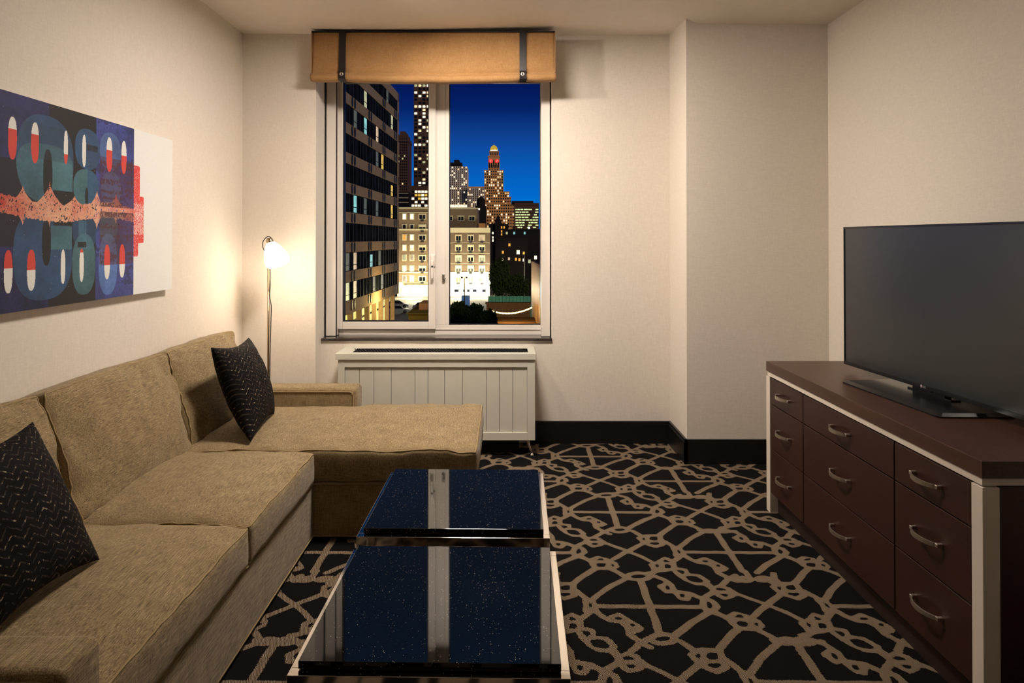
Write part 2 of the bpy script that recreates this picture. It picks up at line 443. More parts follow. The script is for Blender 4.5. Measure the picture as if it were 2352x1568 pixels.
def carpet_mat():
    m, nt, b = new_mat('black_rope_pattern_carpet')
    a = N(nt, 'ShaderNodeAttribute', attribute_name='rope')
    v = coords(nt)
    jag = noise_n(nt, v, 160, 2)
    d = math_node(nt, 'ADD', a.outputs['Fac'], math_node(nt, 'MULTIPLY', math_node(nt, 'SUBTRACT', jag, 0.5), 0.012))
    mask = math_node(nt, 'LESS_THAN', d, 0.0)
    sp_ = N(nt, 'ShaderNodeSeparateXYZ'); L(nt, v, sp_.inputs[0])
    st = math_node(nt, 'ADD', math_node(nt, 'MULTIPLY', sp_.outputs[0], 1350), math_node(nt, 'MULTIPLY', sp_.outputs[1], 420))
    st = math_node(nt, 'ADD', st, math_node(nt, 'MULTIPLY', noise_n(nt, v, 60, 2), 9.0))
    wv = math_node(nt, 'SINE', st)
    yarn = ramp(nt, math_node(nt, 'MULTIPLY_ADD', wv, 0.5, 0.5), [(0.18, srgb(34, 27, 23)), (0.42, srgb(128, 110, 90)), (0.9, srgb(160, 140, 116))])
    bl = ramp(nt, noise_n(nt, v, 420, 3), [(0.35, srgb(8, 6, 7)), (0.7, srgb(20, 17, 17))])
    mx = N(nt, 'ShaderNodeMix', data_type='RGBA'); L(nt, mask, mx.inputs[0]); L(nt, bl, mx.inputs[6]); L(nt, yarn, mx.inputs[7])
    L(nt, mx.outputs[2], b.inputs['Base Color'])
    b.inputs['Roughness'].default_value = 0.95; b.inputs['Specular IOR Level'].default_value = 0.1
    bump(nt, b, math_node(nt, 'ADD', noise_n(nt, v, 500, 2), math_node(nt, 'MULTIPLY', mask, math_node(nt, 'MULTIPLY', wv, 0.4))), 0.6, 0.003)
    return m
struct(link('floor', me, carpet_mat()), 'black carpet with a tan rope and chain lattice pattern')
# ------------------------------------------------------------------ window
YG = 4.885
wn = bpy.data.objects.new('window_1', None); COL.objects.link(wn); wn.location = ((XW0+XW1)/2, YG, ZS); struct(wn, 'white two-pane window with dark stone sill'); 
def wbox(name, b, mat, bev=0.0):
    o = boxes(name, b if isinstance(b, list) else [b], mat, None, bev); into(wn, o); return o
gx0, gx1, gz0, gz1 = PX(790, YG), PX(986, YG), PZ(737, YG), PZ(190, YG)      # left glass
hx0, hx1, hz0, hz1 = PX(1032, YG), PX(1242, YG), PZ(745, YG), PZ(188, YG)    # right glass
fo = (XW0, XW1, ZS, 2.56)
sy0, sy1 = YG-0.045, YG+0.02
# fixed outer frame with centre mullion
sx0, sx1, sz0, sz1 = PX(772, 4.85), PX(1001, 4.85), PZ(755, 4.85), gz1+0.05   # moving sash outline
wbox('window_frame', [(fo[0], fo[1], YG-0.02, YG+0.05, fo[2], hz0), (fo[0], fo[1], YG-0.02, YG+0.05, hz1, fo[3]),
     (fo[0], sx0+0.02, YG-0.02, YG+0.05, fo[2], fo[3]), (gx1, hx0, YG-0.02, YG+0.05, hz0, hz1),
     (hx1, fo[1], YG-0.02, YG+0.05, hz0, hz1), (sx0, gx1, YG-0.02, YG+0.05, hz0, gz0-0.03),
     (hx0-0.03, hx0-0.026, YG-0.024, YG-0.02, hz0, hz1), (fo[0]+0.07, fo[1]-0.06, YG-0.026, YG-0.02, ZS+0.035, ZS+0.04)], M['white'], 0.002)
wbox('window_sash', [(sx0, gx0, sy0, sy1, sz0, sz1), (gx1, sx1, sy0, sy1, sz0, sz1), (gx0, gx1, sy0, sy1, sz0, gz0), (gx0, gx1, sy0, sy1, gz1, sz1)], M['white'], 0.003)
g = 0.006
wbox('gasket', [(gx0, gx0+g*1.6, YG-0.03, YG+0.01, gz0, gz1), (gx1-g, gx1, YG-0.03, YG+0.01, gz0, gz1), (gx0, gx1, YG-0.03, YG+0.01, gz0, gz0+g), (gx0, gx1, YG-0.03, YG+0.01, gz1-g, gz1)], M['gasket'])
wbox('gasket', [(hx0, hx0+g, YG-0.01, YG+0.01, hz0, hz1), (hx1-g, hx1, YG-0.01, YG+0.01, hz0, hz1), (hx0, hx1, YG-0.01, YG+0.01, hz0, hz0+g), (hx0, hx1, YG-0.01, YG+0.01, hz1-g, hz1)], M['gasket'])
wbox('pane', (gx0, gx1, YG+0.004, YG+0.008, gz0, gz1), M['glass'])
wbox('pane', (hx0, hx1, YG+0.012, YG+0.016, hz0, hz1), M['glass'])
# jamb posts
wbox('jamb_post', (PX(749, 4.79), PX(772, 4.79), 4.79, YG+0.02, ZS+0.003, 2.56), M['white'], 0.002)
wbox('jamb_seam', [(PX(748, 4.787)-0.004, PX(748, 4.787)+0.001, 4.786, 4.80, ZS, 2.56), (PX(772, 4.787), PX(772, 4.787)+0.004, 4.786, 4.80, ZS, 2.56)], M['gasket'])
wbox('jamb_post', (PX(1243, 4.76), PX(1263, 4.76), 4.76, YG+0.02, ZS+0.003, 2.56), M['white'], 0.002)
s = box('window_sill', XW0+0.004, XW1+0.002, 4.695, YG+0.0, ZS-0.019, ZS, M['sill'], None, 0.002); into(wn, s); s['label'] = 'dark polished stone sill'
# lever handle on the sash
hz = PZ(612, 4.83); hx = PX(994, 4.83)
bm = bmesh.new()
bm_box(bm, hx-0.016, hx+0.016, 4.826, 4.842, hz-0.002, hz+0.085, 0.006, 3)
bm_box(bm, hx-0.011, hx+0.008, 4.800, 4.822, hz-0.085, hz+0.045, 0.006, 3)
tube_bm(bm, [(hx, 4.842, hz+0.03), (hx, 4.805, hz+0.03)], 0.009, 12)
h = from_bm('window_handle', bm, M['white'], smooth=True); into(wn, h); h['label'] = 'white lever handle'
o = lathe('lock_cylinder', [(0.0, 0.002), (0.006, 0.002), (0.007, 0.0)], M['black'], None, 16, Matrix.Translation((hx-0.001, 4.799, hz+0.002)) @ Matrix.Rotation(PI/2, 4, 'X')); into(wn, o)
kx = PX(1018.5, 4.86); kz = PZ(638, 4.86)
bm = bmesh.new(); bm_box(bm, kx-0.010, kx+0.010, 4.852, 4.862, kz-0.030, kz+0.030, 0.003, 2)
for dz in (-0.02, 0.0, 0.02): tube_bm(bm, [(kx, 4.853, kz+dz), (kx, 4.846, kz+dz)], 0.0055, 10)
tube_bm(bm, [(kx+0.006, 4.853, kz-0.003), (kx+0.013, 4.84, kz-0.003)], 0.006, 10)
o = from_bm('key_lock', bm, M['nickel'], smooth=False); into(wn, o); o['label'] = 'small metal key lock'

# ------------------------------------------------------------------ roman shade
rs = empty('roman_shade', (-0.46, 4.56, 2.39), 'tan linen roman shade folded up above the window with two black straps', 'window shade')
SX0, SX1 = PX(715, 4.45), PX(1275, 4.45)
prof = [(4.462, 2.700), (4.458, 2.62), (4.455, 2.54), (4.452, 2.48), (4.456, 2.448), (4.462, 2.440), (4.452, 2.434), (4.440, 2.424), (4.434, 2.410), (4.438, 2.397), (4.452, 2.388), (4.475, 2.386), (4.52, 2.392), (4.555, 2.41), (4.556, 2.55), (4.556, 2.700)]
nU = 90; vs = []; fs = []
for i in range(nU+1):
    u = i/nU; x = SX0+(SX1-SX0)*u
    for j, (y, z) in enumerate(prof):
        sag = -0.012*math.sin(PI*u) if z < 2.5 else 0
        near_s = sum(math.exp(-((x-c)/0.05)**2) for c in (-1.041, 0.114))
        dy = 0.006*noise.noise((x*4, z*6, 3))-0.004*noise.noise((x*11, z*5, 7))
        if z < 2.46: dy += 0.008*near_s; sag += 0.008*near_s+0.004*noise.noise((x*9, 1, 2))
        flare = (0.008 if 3 < j < 12 else 0)*(1 if u > 0.98 else (-1 if u < 0.02 else 0))
        vs.append((x+flare, y+dy, z+sag))
n = len(prof)
for i in range(nU):
    for j in range(n-1): fs.append((i*n+j, i*n+j+1, (i+1)*n+j+1, (i+1)*n+j))
fs.append(tuple(range(n))[::-1]); fs.append(tuple(nU*n+k for k in range(n)))
o = mesh_obj('shade_fabric', vs, fs, M['shade'], None, True); into(rs, o)
sh = o
o = box('head_rail', SX0-0.002, SX1+0.002, 4.45, 4.565, 2.698, 2.706, M['black_soft']); into(rs, o)
o = box('side_bracket', SX1-0.02, SX1-0.002, 4.556, YB, 2.60, 2.69, M['white']); into(rs, o)
for hx_ in (SX0-0.003, SX1-0.002):
    o = box('hem', hx_, hx_+0.005, 4.448, 4.556, 2.44, 2.70, M['shade']); into(rs, o)
for cx in (-1.041, 0.114):
    pts = [(4.452, 2.703), (4.449, 2.60), (4.446, 2.50), (4.445, 2.45), (4.436, 2.43), (4.430, 2.412), (4.434, 2.396), (4.45, 2.386), (4.48, 2.382), (4.51, 2.388)]
    vs = []; fs = []
    for (y, z) in pts:
        w = 0.0215
        vs += [(cx-w, y, z), (cx+w, y, z), (cx+w, y-0.003, z-0.0005), (cx-w, y-0.003, z-0.0005)]
    for i in range(len(pts)-1):
        for k in range(4): fs.append((i*4+k, i*4+(k+1) % 4, (i+1)*4+(k+1) % 4, (i+1)*4+k))
    fs += [(0, 1, 2, 3), tuple(len(pts)*4-4+k for k in (3, 2, 1, 0))]
    st = mesh_obj('strap', vs, fs, M['strap']); into(rs, st)
    gm = lathe('grommet', [(0.006, 0.000), (0.006, 0.004), (0.009, 0.006), (0.0125, 0.004), (0.013, 0.0)], M['nickel'], None, 20, Matrix.Translation((cx-0.002, 4.4335, 2.424)) @ Matrix.Rotation(PI/2, 4, 'X')); gm.parent = st

# ------------------------------------------------------------------ air conditioner cover
ac = empty('radiator_cabinet', (-0.44, 4.55, 0.0), 'white beadboard heating cabinet on feet under the window sill', 'radiator cabinet')
ax0, ax1, ay0 = PX(774, 4.405), PX(1229, 4.405), 4.405
def acadd(*o): into(ac, *o)
px_ = [792, 1211]; rx0, rx1 = PX(792, ay0), PX(1211, ay0); rz0, rz1 = PZ(992, ay0), PZ(843, ay0)
zb, zt = PZ(1010, ay0), PZ(826, ay0)
acadd(boxes('cabinet_body', [(ax0+0.008, rx0, ay0, 4.70, zb, zt), (rx1, ax1, ay0, 4.70, zb, zt), (rx0, rx1, ay0, 4.70, zb, rz0), (rx0, rx1, ay0, 4.70, rz1, zt), (ax0+0.02, ax1-0.02, 4.45, 4.70, zb, zt)], M['white_paint'], bev=0.0015))
bx = [792, 825, 858.5, 898.6, 953, 983, 1021, 1062, 1117, 1147, 1178, 1211]
for a, b in zip(bx[:-1], bx[1:]):
    acadd(box('beadboard_slat', PX(a, ay0)+0.0012, PX(b, ay0)-0.0012, ay0+0.010, ay0+0.03, rz0, rz1, M['white_paint'], None, 0.0015))
lz0, lz1 = PZ(826, 4.395), PZ(812, 4.395)
gX0, gX1 = PX(815, 4.52), PX(1212, 4.52)
acadd(boxes('cabinet_lid', [(ax0-0.008, ax1+0.004, 4.395, 4.455, lz0, lz1), (ax0-0.008, ax1+0.004, 4.60, 4.705, lz0, lz1), (ax0-0.008, gX0, 4.455, 4.60, lz0, lz1), (gX1, ax1+0.004, 4.455, 4.60, lz0, lz1)], M['white_paint'], bev=0.0015))
bm = bmesh.new(); bm_box(bm, gX0, gX1, 4.455, 4.60, lz1-0.02, lz1-0.012)
k = 0; x = gX0+0.012
for yy in (4.463, 4.492, 4.521, 4.550, 4.579, 4.594): bm_box(bm, gX0, gX1, yy-0.002, yy+0.002, lz1-0.012, lz1+0.002)
acadd(from_bm('vent_tray', bm, M['black']))
x = gX0+0.01; bm = bmesh.new()
while x < gX1-0.01:
    m4 = Matrix.Translation((x, 4.5275, lz1-0.003)) @ Matrix.Rotation(0.35, 4, 'Z')
    bm_box(bm, -0.0028, 0.0028, -0.07, 0.07, -0.006, 0.006, mtx=m4); x += 0.019
acadd(from_bm('vent_grille', bm, M['gasket']))
acadd(boxes('plinth', [(ax0+0.06, ax1-0.10, 4.50, 4.69, 0.0, zb)], M['black_soft']))
for fxp in (1206, 790):
    x0 = PX(fxp+3, 4.43); sgn = 1 if fxp > 1000 else -1
    acadd(tube('foot', [(x0, 4.45, zb+0.002), (x0+0.02*sgn, 4.44, zb*0.5), (x0+0.034*sgn, 4.43, 0.016)], 0.011, M['nickel'], None, 10, r_end=0.006))
    acadd(lathe('foot_glide', [(0.0, 0.0), (0.012, 0.0), (0.011, 0.006), (0.005, 0.018), (0, 0.018)], M['nickel'], None, 14, Matrix.Translation((x0+0.035*sgn, 4.43, 0.0))))

# ------------------------------------------------------------------ sofa
so = empty('sectional_sofa', (-1.3, 2.8, 0.0), 'tan tweed sectional sofa with a chaise along the window', 'sofa')
def sadd(*o): into(so, *o)
def dens(t, k=0.55): return t*(1-k)+math.sin(t*PI/2)*k
def cushion(name, size, r, crown, mtx, mat, deform=None, cuts=26, wr=0.004, seed=0, bottom=0.3, side=0.012, pipe=True, lcrown=None):
    a, b, c = size[0]/2, size[1]/2, size[2]/2
    bm = bmesh.new(); bmesh.ops.create_cube(bm, size=2.0)
    bmesh.ops.subdivide_edges(bm, edges=bm.edges[:], cuts=cuts, use_grid_fill=True)
    def shape(p):
        q = Vector((dens(p.x)*a, dens(p.y)*b, dens(p.z)*c))
        inn = Vector((max(-(a-r), min(a-r, q.x)), max(-(b-r), min(b-r, q.y)), max(-(c-r), min(c-r, q.z))))
        d = q-inn
        if d.length > 1e-9:
            m = max(abs(p.x), abs(p.y), abs(p.z))
            q = inn+d.normalized()*r if m > 0.999 else q
        u, v, w = q.x/a, q.y/b, q.z/c
        bu, bv, bw = (max(0, 1-u*u), max(0, 1-v*v), max(0, 1-w*w))
        cr = (bu**0.68)*(bv**0.68)
        q.z += crown*cr*max(0, w)-crown*bottom*cr*max(0, -w)
        q.x += side*(bv**0.5)*(bw**0.7)*(1 if u > 0 else -1)*abs(u)**3
        q.y += side*(bu**0.5)*(bw**0.7)*(1 if v > 0 else -1)*abs(v)**3
        e = max(abs(u), abs(v)); 
        k = math.exp(-((1-e)*4.5)**2)
        nn = noise.noise((q.x*9+seed, q.y*9, q.z*6))+0.5*noise.noise((q.x*28+seed, q.y*28, q.z*10))
        q.z += wr*nn*(0.5+1.6*k); q.x += wr*0.5*nn*k; q.y += wr*0.5*noise.noise((q.x*12, q.y*12+seed, q.z*9))*k
        if deform: q = deform(q)
        return q
    for v in bm.verts: v.co = shape(v.co.copy())
    for v in bm.verts: v.co = mtx @ v.co
    o = from_bm(name, bm, mat, None, True)
    pipes = []
    if pipe:
        def edge(zs):
            pts = []; nn_ = 40; cr_ = 0.94
            loop = [(-1+2*i/nn_, -1) for i in range(nn_)]+[(1, -1+2*i/nn_) for i in range(nn_)]+[(1-2*i/nn_, 1) for i in range(nn_)]+[(-1, 1-2*i/nn_) for i in range(nn_)]
            for (s_, t_) in loop:
                qq = shape(Vector((s_, t_, zs)))
                pts.append(mtx @ (qq))
            return pts
        for zs in ((1.0, -1.0) if pipe == 2 else (1.0,)):
            pp = tube('piping', edge(zs), 0.0034, M['piping'], None, 6, True); pipes.append(pp)
    return o, pipes
def sofa_cushion(name, *a, **k):
    o, pipes = cushion(name, *a, **k); sadd(o)
    for p in pipes: p.parent = o
    return o
T = Matrix.Translation
# frame: base, back, arms
bm = bmesh.new()
bm_box(bm, -1.70, -0.878, 1.40, 4.14, 0.012, 0.264, 0.010, 3)
bm_box(bm, -1.0, -0.160, 3.19, 4.06, 0.012, 0.264, 0.010, 3)
sadd(from_bm('sofa_base', bm, M['sofa'], None, False))
bm = bmesh.new(); z0 = 0.018
tube_bm(bm, [(-0.876, 1.52, z0), (-0.876, 3.188, z0), (-0.160, 3.188, z0), (-0.158, 4.05, z0)], 0.0035, 6)
tube_bm(bm, [(-0.876, 1.52, 0.255), (-0.876, 3.188, 0.255), (-0.160, 3.188, 0.255), (-0.158, 4.05, 0.255)], 0.0035, 6)
sadd(from_bm('base_piping', bm, M['piping'], None, True))
for i in range(4):
    fxy = [(-0.95, 1.46), (-1.62, 1.46), (-0.23, 3.28), (-0.23, 3.98)][i]
    sadd(box('leg', fxy[0]-0.025, fxy[0]+0.025, fxy[1]-0.025, fxy[1]+0.025, 0, 0.014, M['black']))
sadd(box('sofa_back', -1.715, -1.655, 1.38, 4.16, 0.10, 0.74, M['sofa'], None, 0.015, 4))
def arm(y0, y1, x1, zt):
    bm = bmesh.new(); bm_box(bm, -1.70, x1, y0, y1, 0.012, zt, 0.026, 5)
    o = from_bm('armrest', bm, M['sofa'], None, True); sadd(o)
    o.data.polygons.foreach_set('use_smooth', [True]*len(o.data.polygons))
    bmp = bmesh.new(); i = 0.022
    for yy in (y0-0.001, y1+0.001):
        tube_bm(bmp, [(-1.69, yy, zt-i), (x1-i-0.02, yy, zt-i), (x1-i-0.006, yy, zt-i-0.006), (x1-i, yy, zt-i-0.02), (x1-i, yy, 0.03)], 0.0038, 6)
    p = from_bm('piping', bmp, M['piping'], None, True); p.parent = o
arm(4.005, 4.165, -0.850, 0.518)
arm(1.372, 1.518, -0.868, 0.522)
# seat cushions
sx0_, sx1_ = -1.60, -0.868
def seat(y0, y1, seed):
    return sofa_cushion('seat_cushion', (sx1_-sx0_, y1-y0, 0.134), 0.016, 0.052, T(((sx0_+sx1_)/2, (y0+y1)/2, 0.331)), M['sofa'], seed=seed, pipe=2, wr=0.006, side=0.010)
seat(1.525, 2.378, 1); seat(2.382, 3.185, 5)
def dchaise(q):
    xw = q.x+(-0.865)
    if xw > -0.86 and q.y > 0.15:
        k = min(1, (xw+0.86)/0.05); q.y += 0.075*k*min(1, (q.y-0.15)/0.2)
    return q
o = sofa_cushion('chaise_cushion', (1.47, 0.81, 0.142), 0.018, 0.046, T((-0.865, 3.595, 0.336)), M['sofa'], deform=dchaise, cuts=34, seed=9, pipe=2, wr=0.005, side=0.012)
# back cushions
def back(y0, y1, seed, xf=-1.43, zb_=0.405, lean=17.5, hgt=0.466, yaw=0):
    a = math.radians(lean)
    m4 = T((xf, (y0+y1)/2, zb_)) @ Matrix.Rotation(math.radians(yaw), 4, 'Z') @ Matrix.Rotation(-a, 4, 'Y') @ T((-0.078, 0, hgt/2)) @ Matrix.Rotation(PI/2, 4, 'Y')
    return sofa_cushion('back_cushion', (hgt, y1-y0, 0.138), 0.020, 0.050, m4, M['sofa'], seed=seed, pipe=2, wr=0.009, side=0.014, bottom=0.2)
back(1.53, 2.365, 21); back(2.385, 3.235, 33); back(3.255, 4.02, 47, xf=-1.428, lean=17)

# ------------------------------------------------------------------ throw pillows
def pillow(name, corners, thick, label, seed, group='black herringbone throw pillows'):
    """corners: bottom near, bottom far, top far, top near (world); puffs to both sides"""
    c = [Vector(v) for v in corners]; n = 44; ctr = sum(c, Vector())/4
    nrm = (c[1]-c[0]).cross(c[3]-c[0]).normalized()
    vs = []; fs = []; uvs = []
    def pt(u, v, s):
        p = (c[0]*(1-u)*(1-v)+c[1]*u*(1-v)+c[2]*u*v+c[3]*(1-u)*v)
        a, b = 2*u-1, 2*v-1
        eu = (1-a*a); ev = (1-b*b)
        pull = 0.075
        mid = Vector(ctr)
        # edges draw in between the corners
        cu = (c[1]+c[2]-c[0]-c[3])/4; cv = (c[3]+c[2]-c[0]-c[1])/4
        p = p-cu*a*abs(a)**2*pull*2*ev*0.9-cv*b*abs(b)**2*pull*2*eu*0.9
        h = thick/2*(max(0, eu)**0.45)*(max(0, ev)**0.45)
        wr = 0.006*noise.noise((a*3+seed, b*3, s*2.0))+0.003*noise.noise((a*9+seed, b*9, s))
        corner = (abs(a)*abs(b))**3
        return p+nrm*s*(h+wr*(eu*ev)**0.4)+Vector((0, 0, -0.004*corner*noise.noise((a, b, seed))))
    for s in (1, -1):
        for j in range(n+1):
            for i in range(n+1):
                # finer toward the seams
                u = 0.5-0.5*math.cos(PI*i/n); v = 0.5-0.5*math.cos(PI*j/n)
                vs.append(pt(u, v, s)); uvs.append((u, v))
    m_ = (n+1)*(n+1)
    for s in (0, 1):
        for j in range(n):
            for i in range(n):
                q = (s*m_+j*(n+1)+i, s*m_+j*(n+1)+i+1, s*m_+(j+1)*(n+1)+i+1, s*m_+(j+1)*(n+1)+i)
                fs.append(q if s == 0 else q[::-1])
    me = bpy.data.meshes.new(name); me.from_pydata([tuple(v-ctr) for v in vs], [], fs)
    uv = me.uv_layers.new(name='UVMap')
    for lp in me.loops: uv.data[lp.index].uv = uvs[lp.vertex_index]
    bm = bmesh.new(); bm.from_mesh(me); bmesh.ops.remove_doubles(bm, verts=bm.verts, dist=0.0006); bmesh.ops.recalc_face_normals(bm, faces=bm.faces); bm.to_mesh(me); bm.free()
    o = link(name, me, M['herringbone'], None, True); o.location = ctr
    tag(o, label, 'throw pillow', group); return o
pillow('throw_pillow', [(-1.175, 3.225, 0.437), (-1.225, 3.705, 0.445), (-1.375, 3.74, 0.845), (-1.385, 3.285, 0.862)], 0.17,
       'black herringbone throw pillow at the far end of the sofa below the lamp', 3)
pillow('throw_pillow', [(-1.185, 1.585, 0.452), (-1.165, 2.010, 0.450), (-1.37, 2.025, 0.842), (-1.39, 1.60, 0.842)], 0.16,
       'black herringbone throw pillow beside the near sofa arm', 8)

# ------------------------------------------------------------------ wall art
AX = XL+0.036; A0, A1, AZ0, AZ1 = 2.00, 3.535, 1.120, 1.874
art = box('wall_art', XL+0.002, AX-0.0005, A0, A1, AZ0, AZ1, plain('canvas_edge', srgb(214, 212, 206), 0.8), None, 0.002)
tag(art, 'wide unframed canvas of blue, black and red overlapping shapes above the sofa', 'painting')
# the print on the canvas face is a fine mesh whose points carry the pigment colour
nu, nvv = 860, 440
yy = np.linspace(A0, A1, nu); zz = np.linspace(AZ0, AZ1, nvv)
Yg, Zg = np.meshgrid(yy, zz)
Xf = AX
U = VX+Xf*F/Yg; V = VY-(Zg-HC)*F/Yg          # where the photo shows each point of the canvas
cu_, cv_ = U*2.8, (V-180)*2.8                  # crop frame used while measuring
H = (Zg-AZ0)/(AZ1-AZ0)                         # 0 bottom .. 1 top
def hgt(px, py):                               # pixel -> (Y, H)
    Y = Xf*F/(px-VX); return Y, ((HC-(py-VY)/F*Y)-AZ0)/(AZ1-AZ0)
def cp(x, y): return hgt(x/2.8, 180+y/2.8)
rng = np.random.RandomState(4)
def vnoise(fx_, fy_, seed):
    r = np.random.RandomState(seed).rand(int(fy_)+3, int(fx_)+3)
    gx_ = (Yg-A0)/(A1-A0)*fx_; gy_ = H*fy_
    i = gx_.astype(int); j = gy_.astype(int); a = gx_-i; b = gy_-j; a = a*a*(3-2*a); b = b*b*(3-2*b)
    return (r[j, i]*(1-a)+r[j, i+1]*a)*(1-b)+(r[j+1, i]*(1-a)+r[j+1, i+1]*a)*b
n1 = vnoise(12, 7, 1)*0.5+vnoise(40, 22, 2)*0.3+vnoise(150, 80, 3)*0.2
n2 = vnoise(8, 60, 5)*0.5+vnoise(200, 100, 6)*0.5
fine = rng.rand(nvv, nu)
def rgb(r, g_, b): return np.array(srgb(r, g_, b)[:3])
img = np.ones((nvv, nu, 3))*rgb(226, 226, 222)
def paint(mask, c, alpha=1.0, tex=0.5):
    k = (mask*alpha)[..., None]; col = np.ones((nvv, nu, 3))*c*(1-tex+2*tex*n1)[..., None]
    global img; img = img*(1-k)+col*k
def band(u0, u1): 
    y0 = Xf*F/(u0-VX); y1 = Xf*F/(u1-VX); return ((Yg >= y0) & (Yg < y1)).astype(float)
AS = (A1-A0)/(AZ1-AZ0)
def ell(x0, y0, x1, y1, pw=2.4):
    """rounded shape spanning crop box (x0,y0)-(x1,y1)"""
    Ya, Ha = cp(x0, (y0+y1)/2); Yb, _ = cp(x1, (y0+y1)/2); xm = (x0+x1)/2
    _, Ht = cp(xm, y0); _, Hb = cp(xm, y1)
    cy, ry = (Ya+Yb)/2, abs(Yb-Ya)/2; ch, rh = (Ht+Hb)/2, abs(Ht-Hb)/2
    return (np.abs((Yg-cy)/ry)**pw+np.abs((H-ch)/rh)**pw < 1).astype(float)
def quad(x0, y0, x1, y1): return ell(x0, y0, x1, y1, 30)
NAVY, BLK, ULT = rgb(34, 34, 82), rgb(22, 18, 20), rgb(54, 64, 130)
paint(band(-2000, 112), NAVY, 1, 0.9); paint(band(112, 220), BLK, 1, 0.2); paint(band(220, 307), ULT, 1, 0.9)
paint(band(220, 307)*(n1+0.4*n2 > 0.86), rgb(30, 26, 52), 0.7, 0.3)
TEAL = rgb(66, 108, 118); BLUE = rgb(42, 76, 112); RED = rgb(214, 60, 52); CREAM = rgb(226, 218, 196)
dark = ((H > 0.30) & (H < 0.70)).astype(float)*band(-2000, 112)
paint(dark, BLK, 0.85, 0.2)
# upper figures (crop coordinates)
paint(ell(100, 235, 470, 800), BLUE, 0.9); paint(ell(100, 420, 470, 800, 3)*ell(100, 235, 470, 800), TEAL, 0.7)
paint(quad(330, 520, 465, 725), TEAL, 0.85)
paint(ell(275, 455, 335, 790), BLK, 1, 0.1); paint(quad(340, 725, 470, 860), BLK, 1, 0.1)
paint(ell(480, 325, 640, 585), BLUE, 0.9); paint(quad(556, 430, 625, 470), BLK, 0.9); paint(ell(470, 585, 635, 815), TEAL, 0.85)
paint(quad(560, 585, 635, 815)*ell(470, 585, 635, 815), BLUE, 0.8); paint(ell(546, 705, 566, 812, 3), BLK, 0.95)
for (qa, qb, qc, qd) in ((100, 300, 470, 520), (560, 325, 640, 585), (85, 1000, 465, 1250)):
    paint(quad(qa, qb, qc, qd)*(Zg*2.2+Yg*0.9 > 6.0 if False else (np.sin(Yg*5+H*9) > 0.2))*(ell(100, 235, 470, 800)+ell(480, 325, 640, 585)+ell(85, 840, 465, 1425, 2.6) > 0), rgb(40, 52, 62), 0.35)
paint(ell(640, 350, 775, 590), rgb(92, 128, 172), 0.45); paint(ell(650, 600, 775, 820), rgb(92, 120, 160), 0.45)
# lower figures
paint(ell(85, 840, 465, 1425, 2.6), BLUE, 0.85); paint(quad(325, 950, 462, 1100), TEAL, 0.85)
paint(ell(270, 905, 328, 1205), BLK, 1, 0.1)
paint(quad(345, 850, 470, 948), BLK, 1, 0.1)
paint(quad(505, 915, 555, 1050), TEAL, 0.9); paint(ell(465, 835, 625, 1100), BLUE, 0.6); paint(ell(465, 1000, 615, 1390), TEAL, 0.7); paint(quad(500, 1050, 555, 1085), BLK, 0.95)
paint(ell(640, 855, 755, 1060), TEAL, 0.7); paint(ell(635, 1000, 755, 1390)*band(220, 307), rgb(96, 140, 200), 0.5)
# red printing: a ragged band between the two rows and flat overlays
mid = np.exp(-((H-0.478-0.02*np.sin(Yg*9))/0.055)**2)
spk = np.zeros_like(H)
for cxp, up, dn in ((145, 680, 950), (318, 660, 955), (478, 750, 905), (622, 715, 975), (745, 735, 940)):
    Yc, Hu = cp(cxp, up); _, Hd = cp(cxp, dn); hm = (Hu+Hd)/2; hh = (Hu-Hd)/2
    spk = np.maximum(spk, ((np.abs(Yg-Yc) < 0.075*np.clip(1-np.abs(H-hm)/hh, 0, 1)**1.8)).astype(float))
redb = ((mid+0.35*(n2-0.5) > 0.55) | (spk > 0)).astype(float)*(Yg < Xf*F/(307-VX)+0.02)
mixc = np.clip(n1*1.5-0.25+0.9*np.abs((Yg-2.85)/0.55)**2-0.25, 0, 1)[..., None]
kk = (redb*(0.92))[..., None]*(vnoise(330, 170, 9) > 0.22)[..., None]
img = img*(1-kk)+(np.ones_like(img)*rgb(196, 66, 52)*mixc+np.ones_like(img)*rgb(226, 172, 140)*(1-mixc))*kk
white_edge = (Yg >= Xf*F/(307-VX))
for (x0, y0, x1, y1) in ((640, 540, 898, 840), (640, 745, 924, 1060), (640, 1000, 888, 1150)):
    q = quad(x0, y0, x1, y1)*white_edge
    k = (q*(fine > 0.06))[..., None]; img = img*(1-k)+np.ones_like(img)*RED*(0.9+0.2*n1)[..., None]*k
q = quad(640, 800, 870, 1190)*white_edge
rg = (quad(640, 520, 858, 830)+quad(640, 860, 858, 1195))
rg = np.clip(rg, 0, 1)*(~white_edge)
k = (rg*(0.55+0.35*(n2 > 0.62)))[..., None]; img = img*(1-k)+np.ones_like(img)*rgb(74, 34, 40)*k
ragged = white_edge & (H > 0.36) & (H < 0.55) & (Yg < Xf*F/(924/2.8-VX)) & (fine+0.3*n2 > 0.85)
img[ragged] = rgb(232, 222, 214)
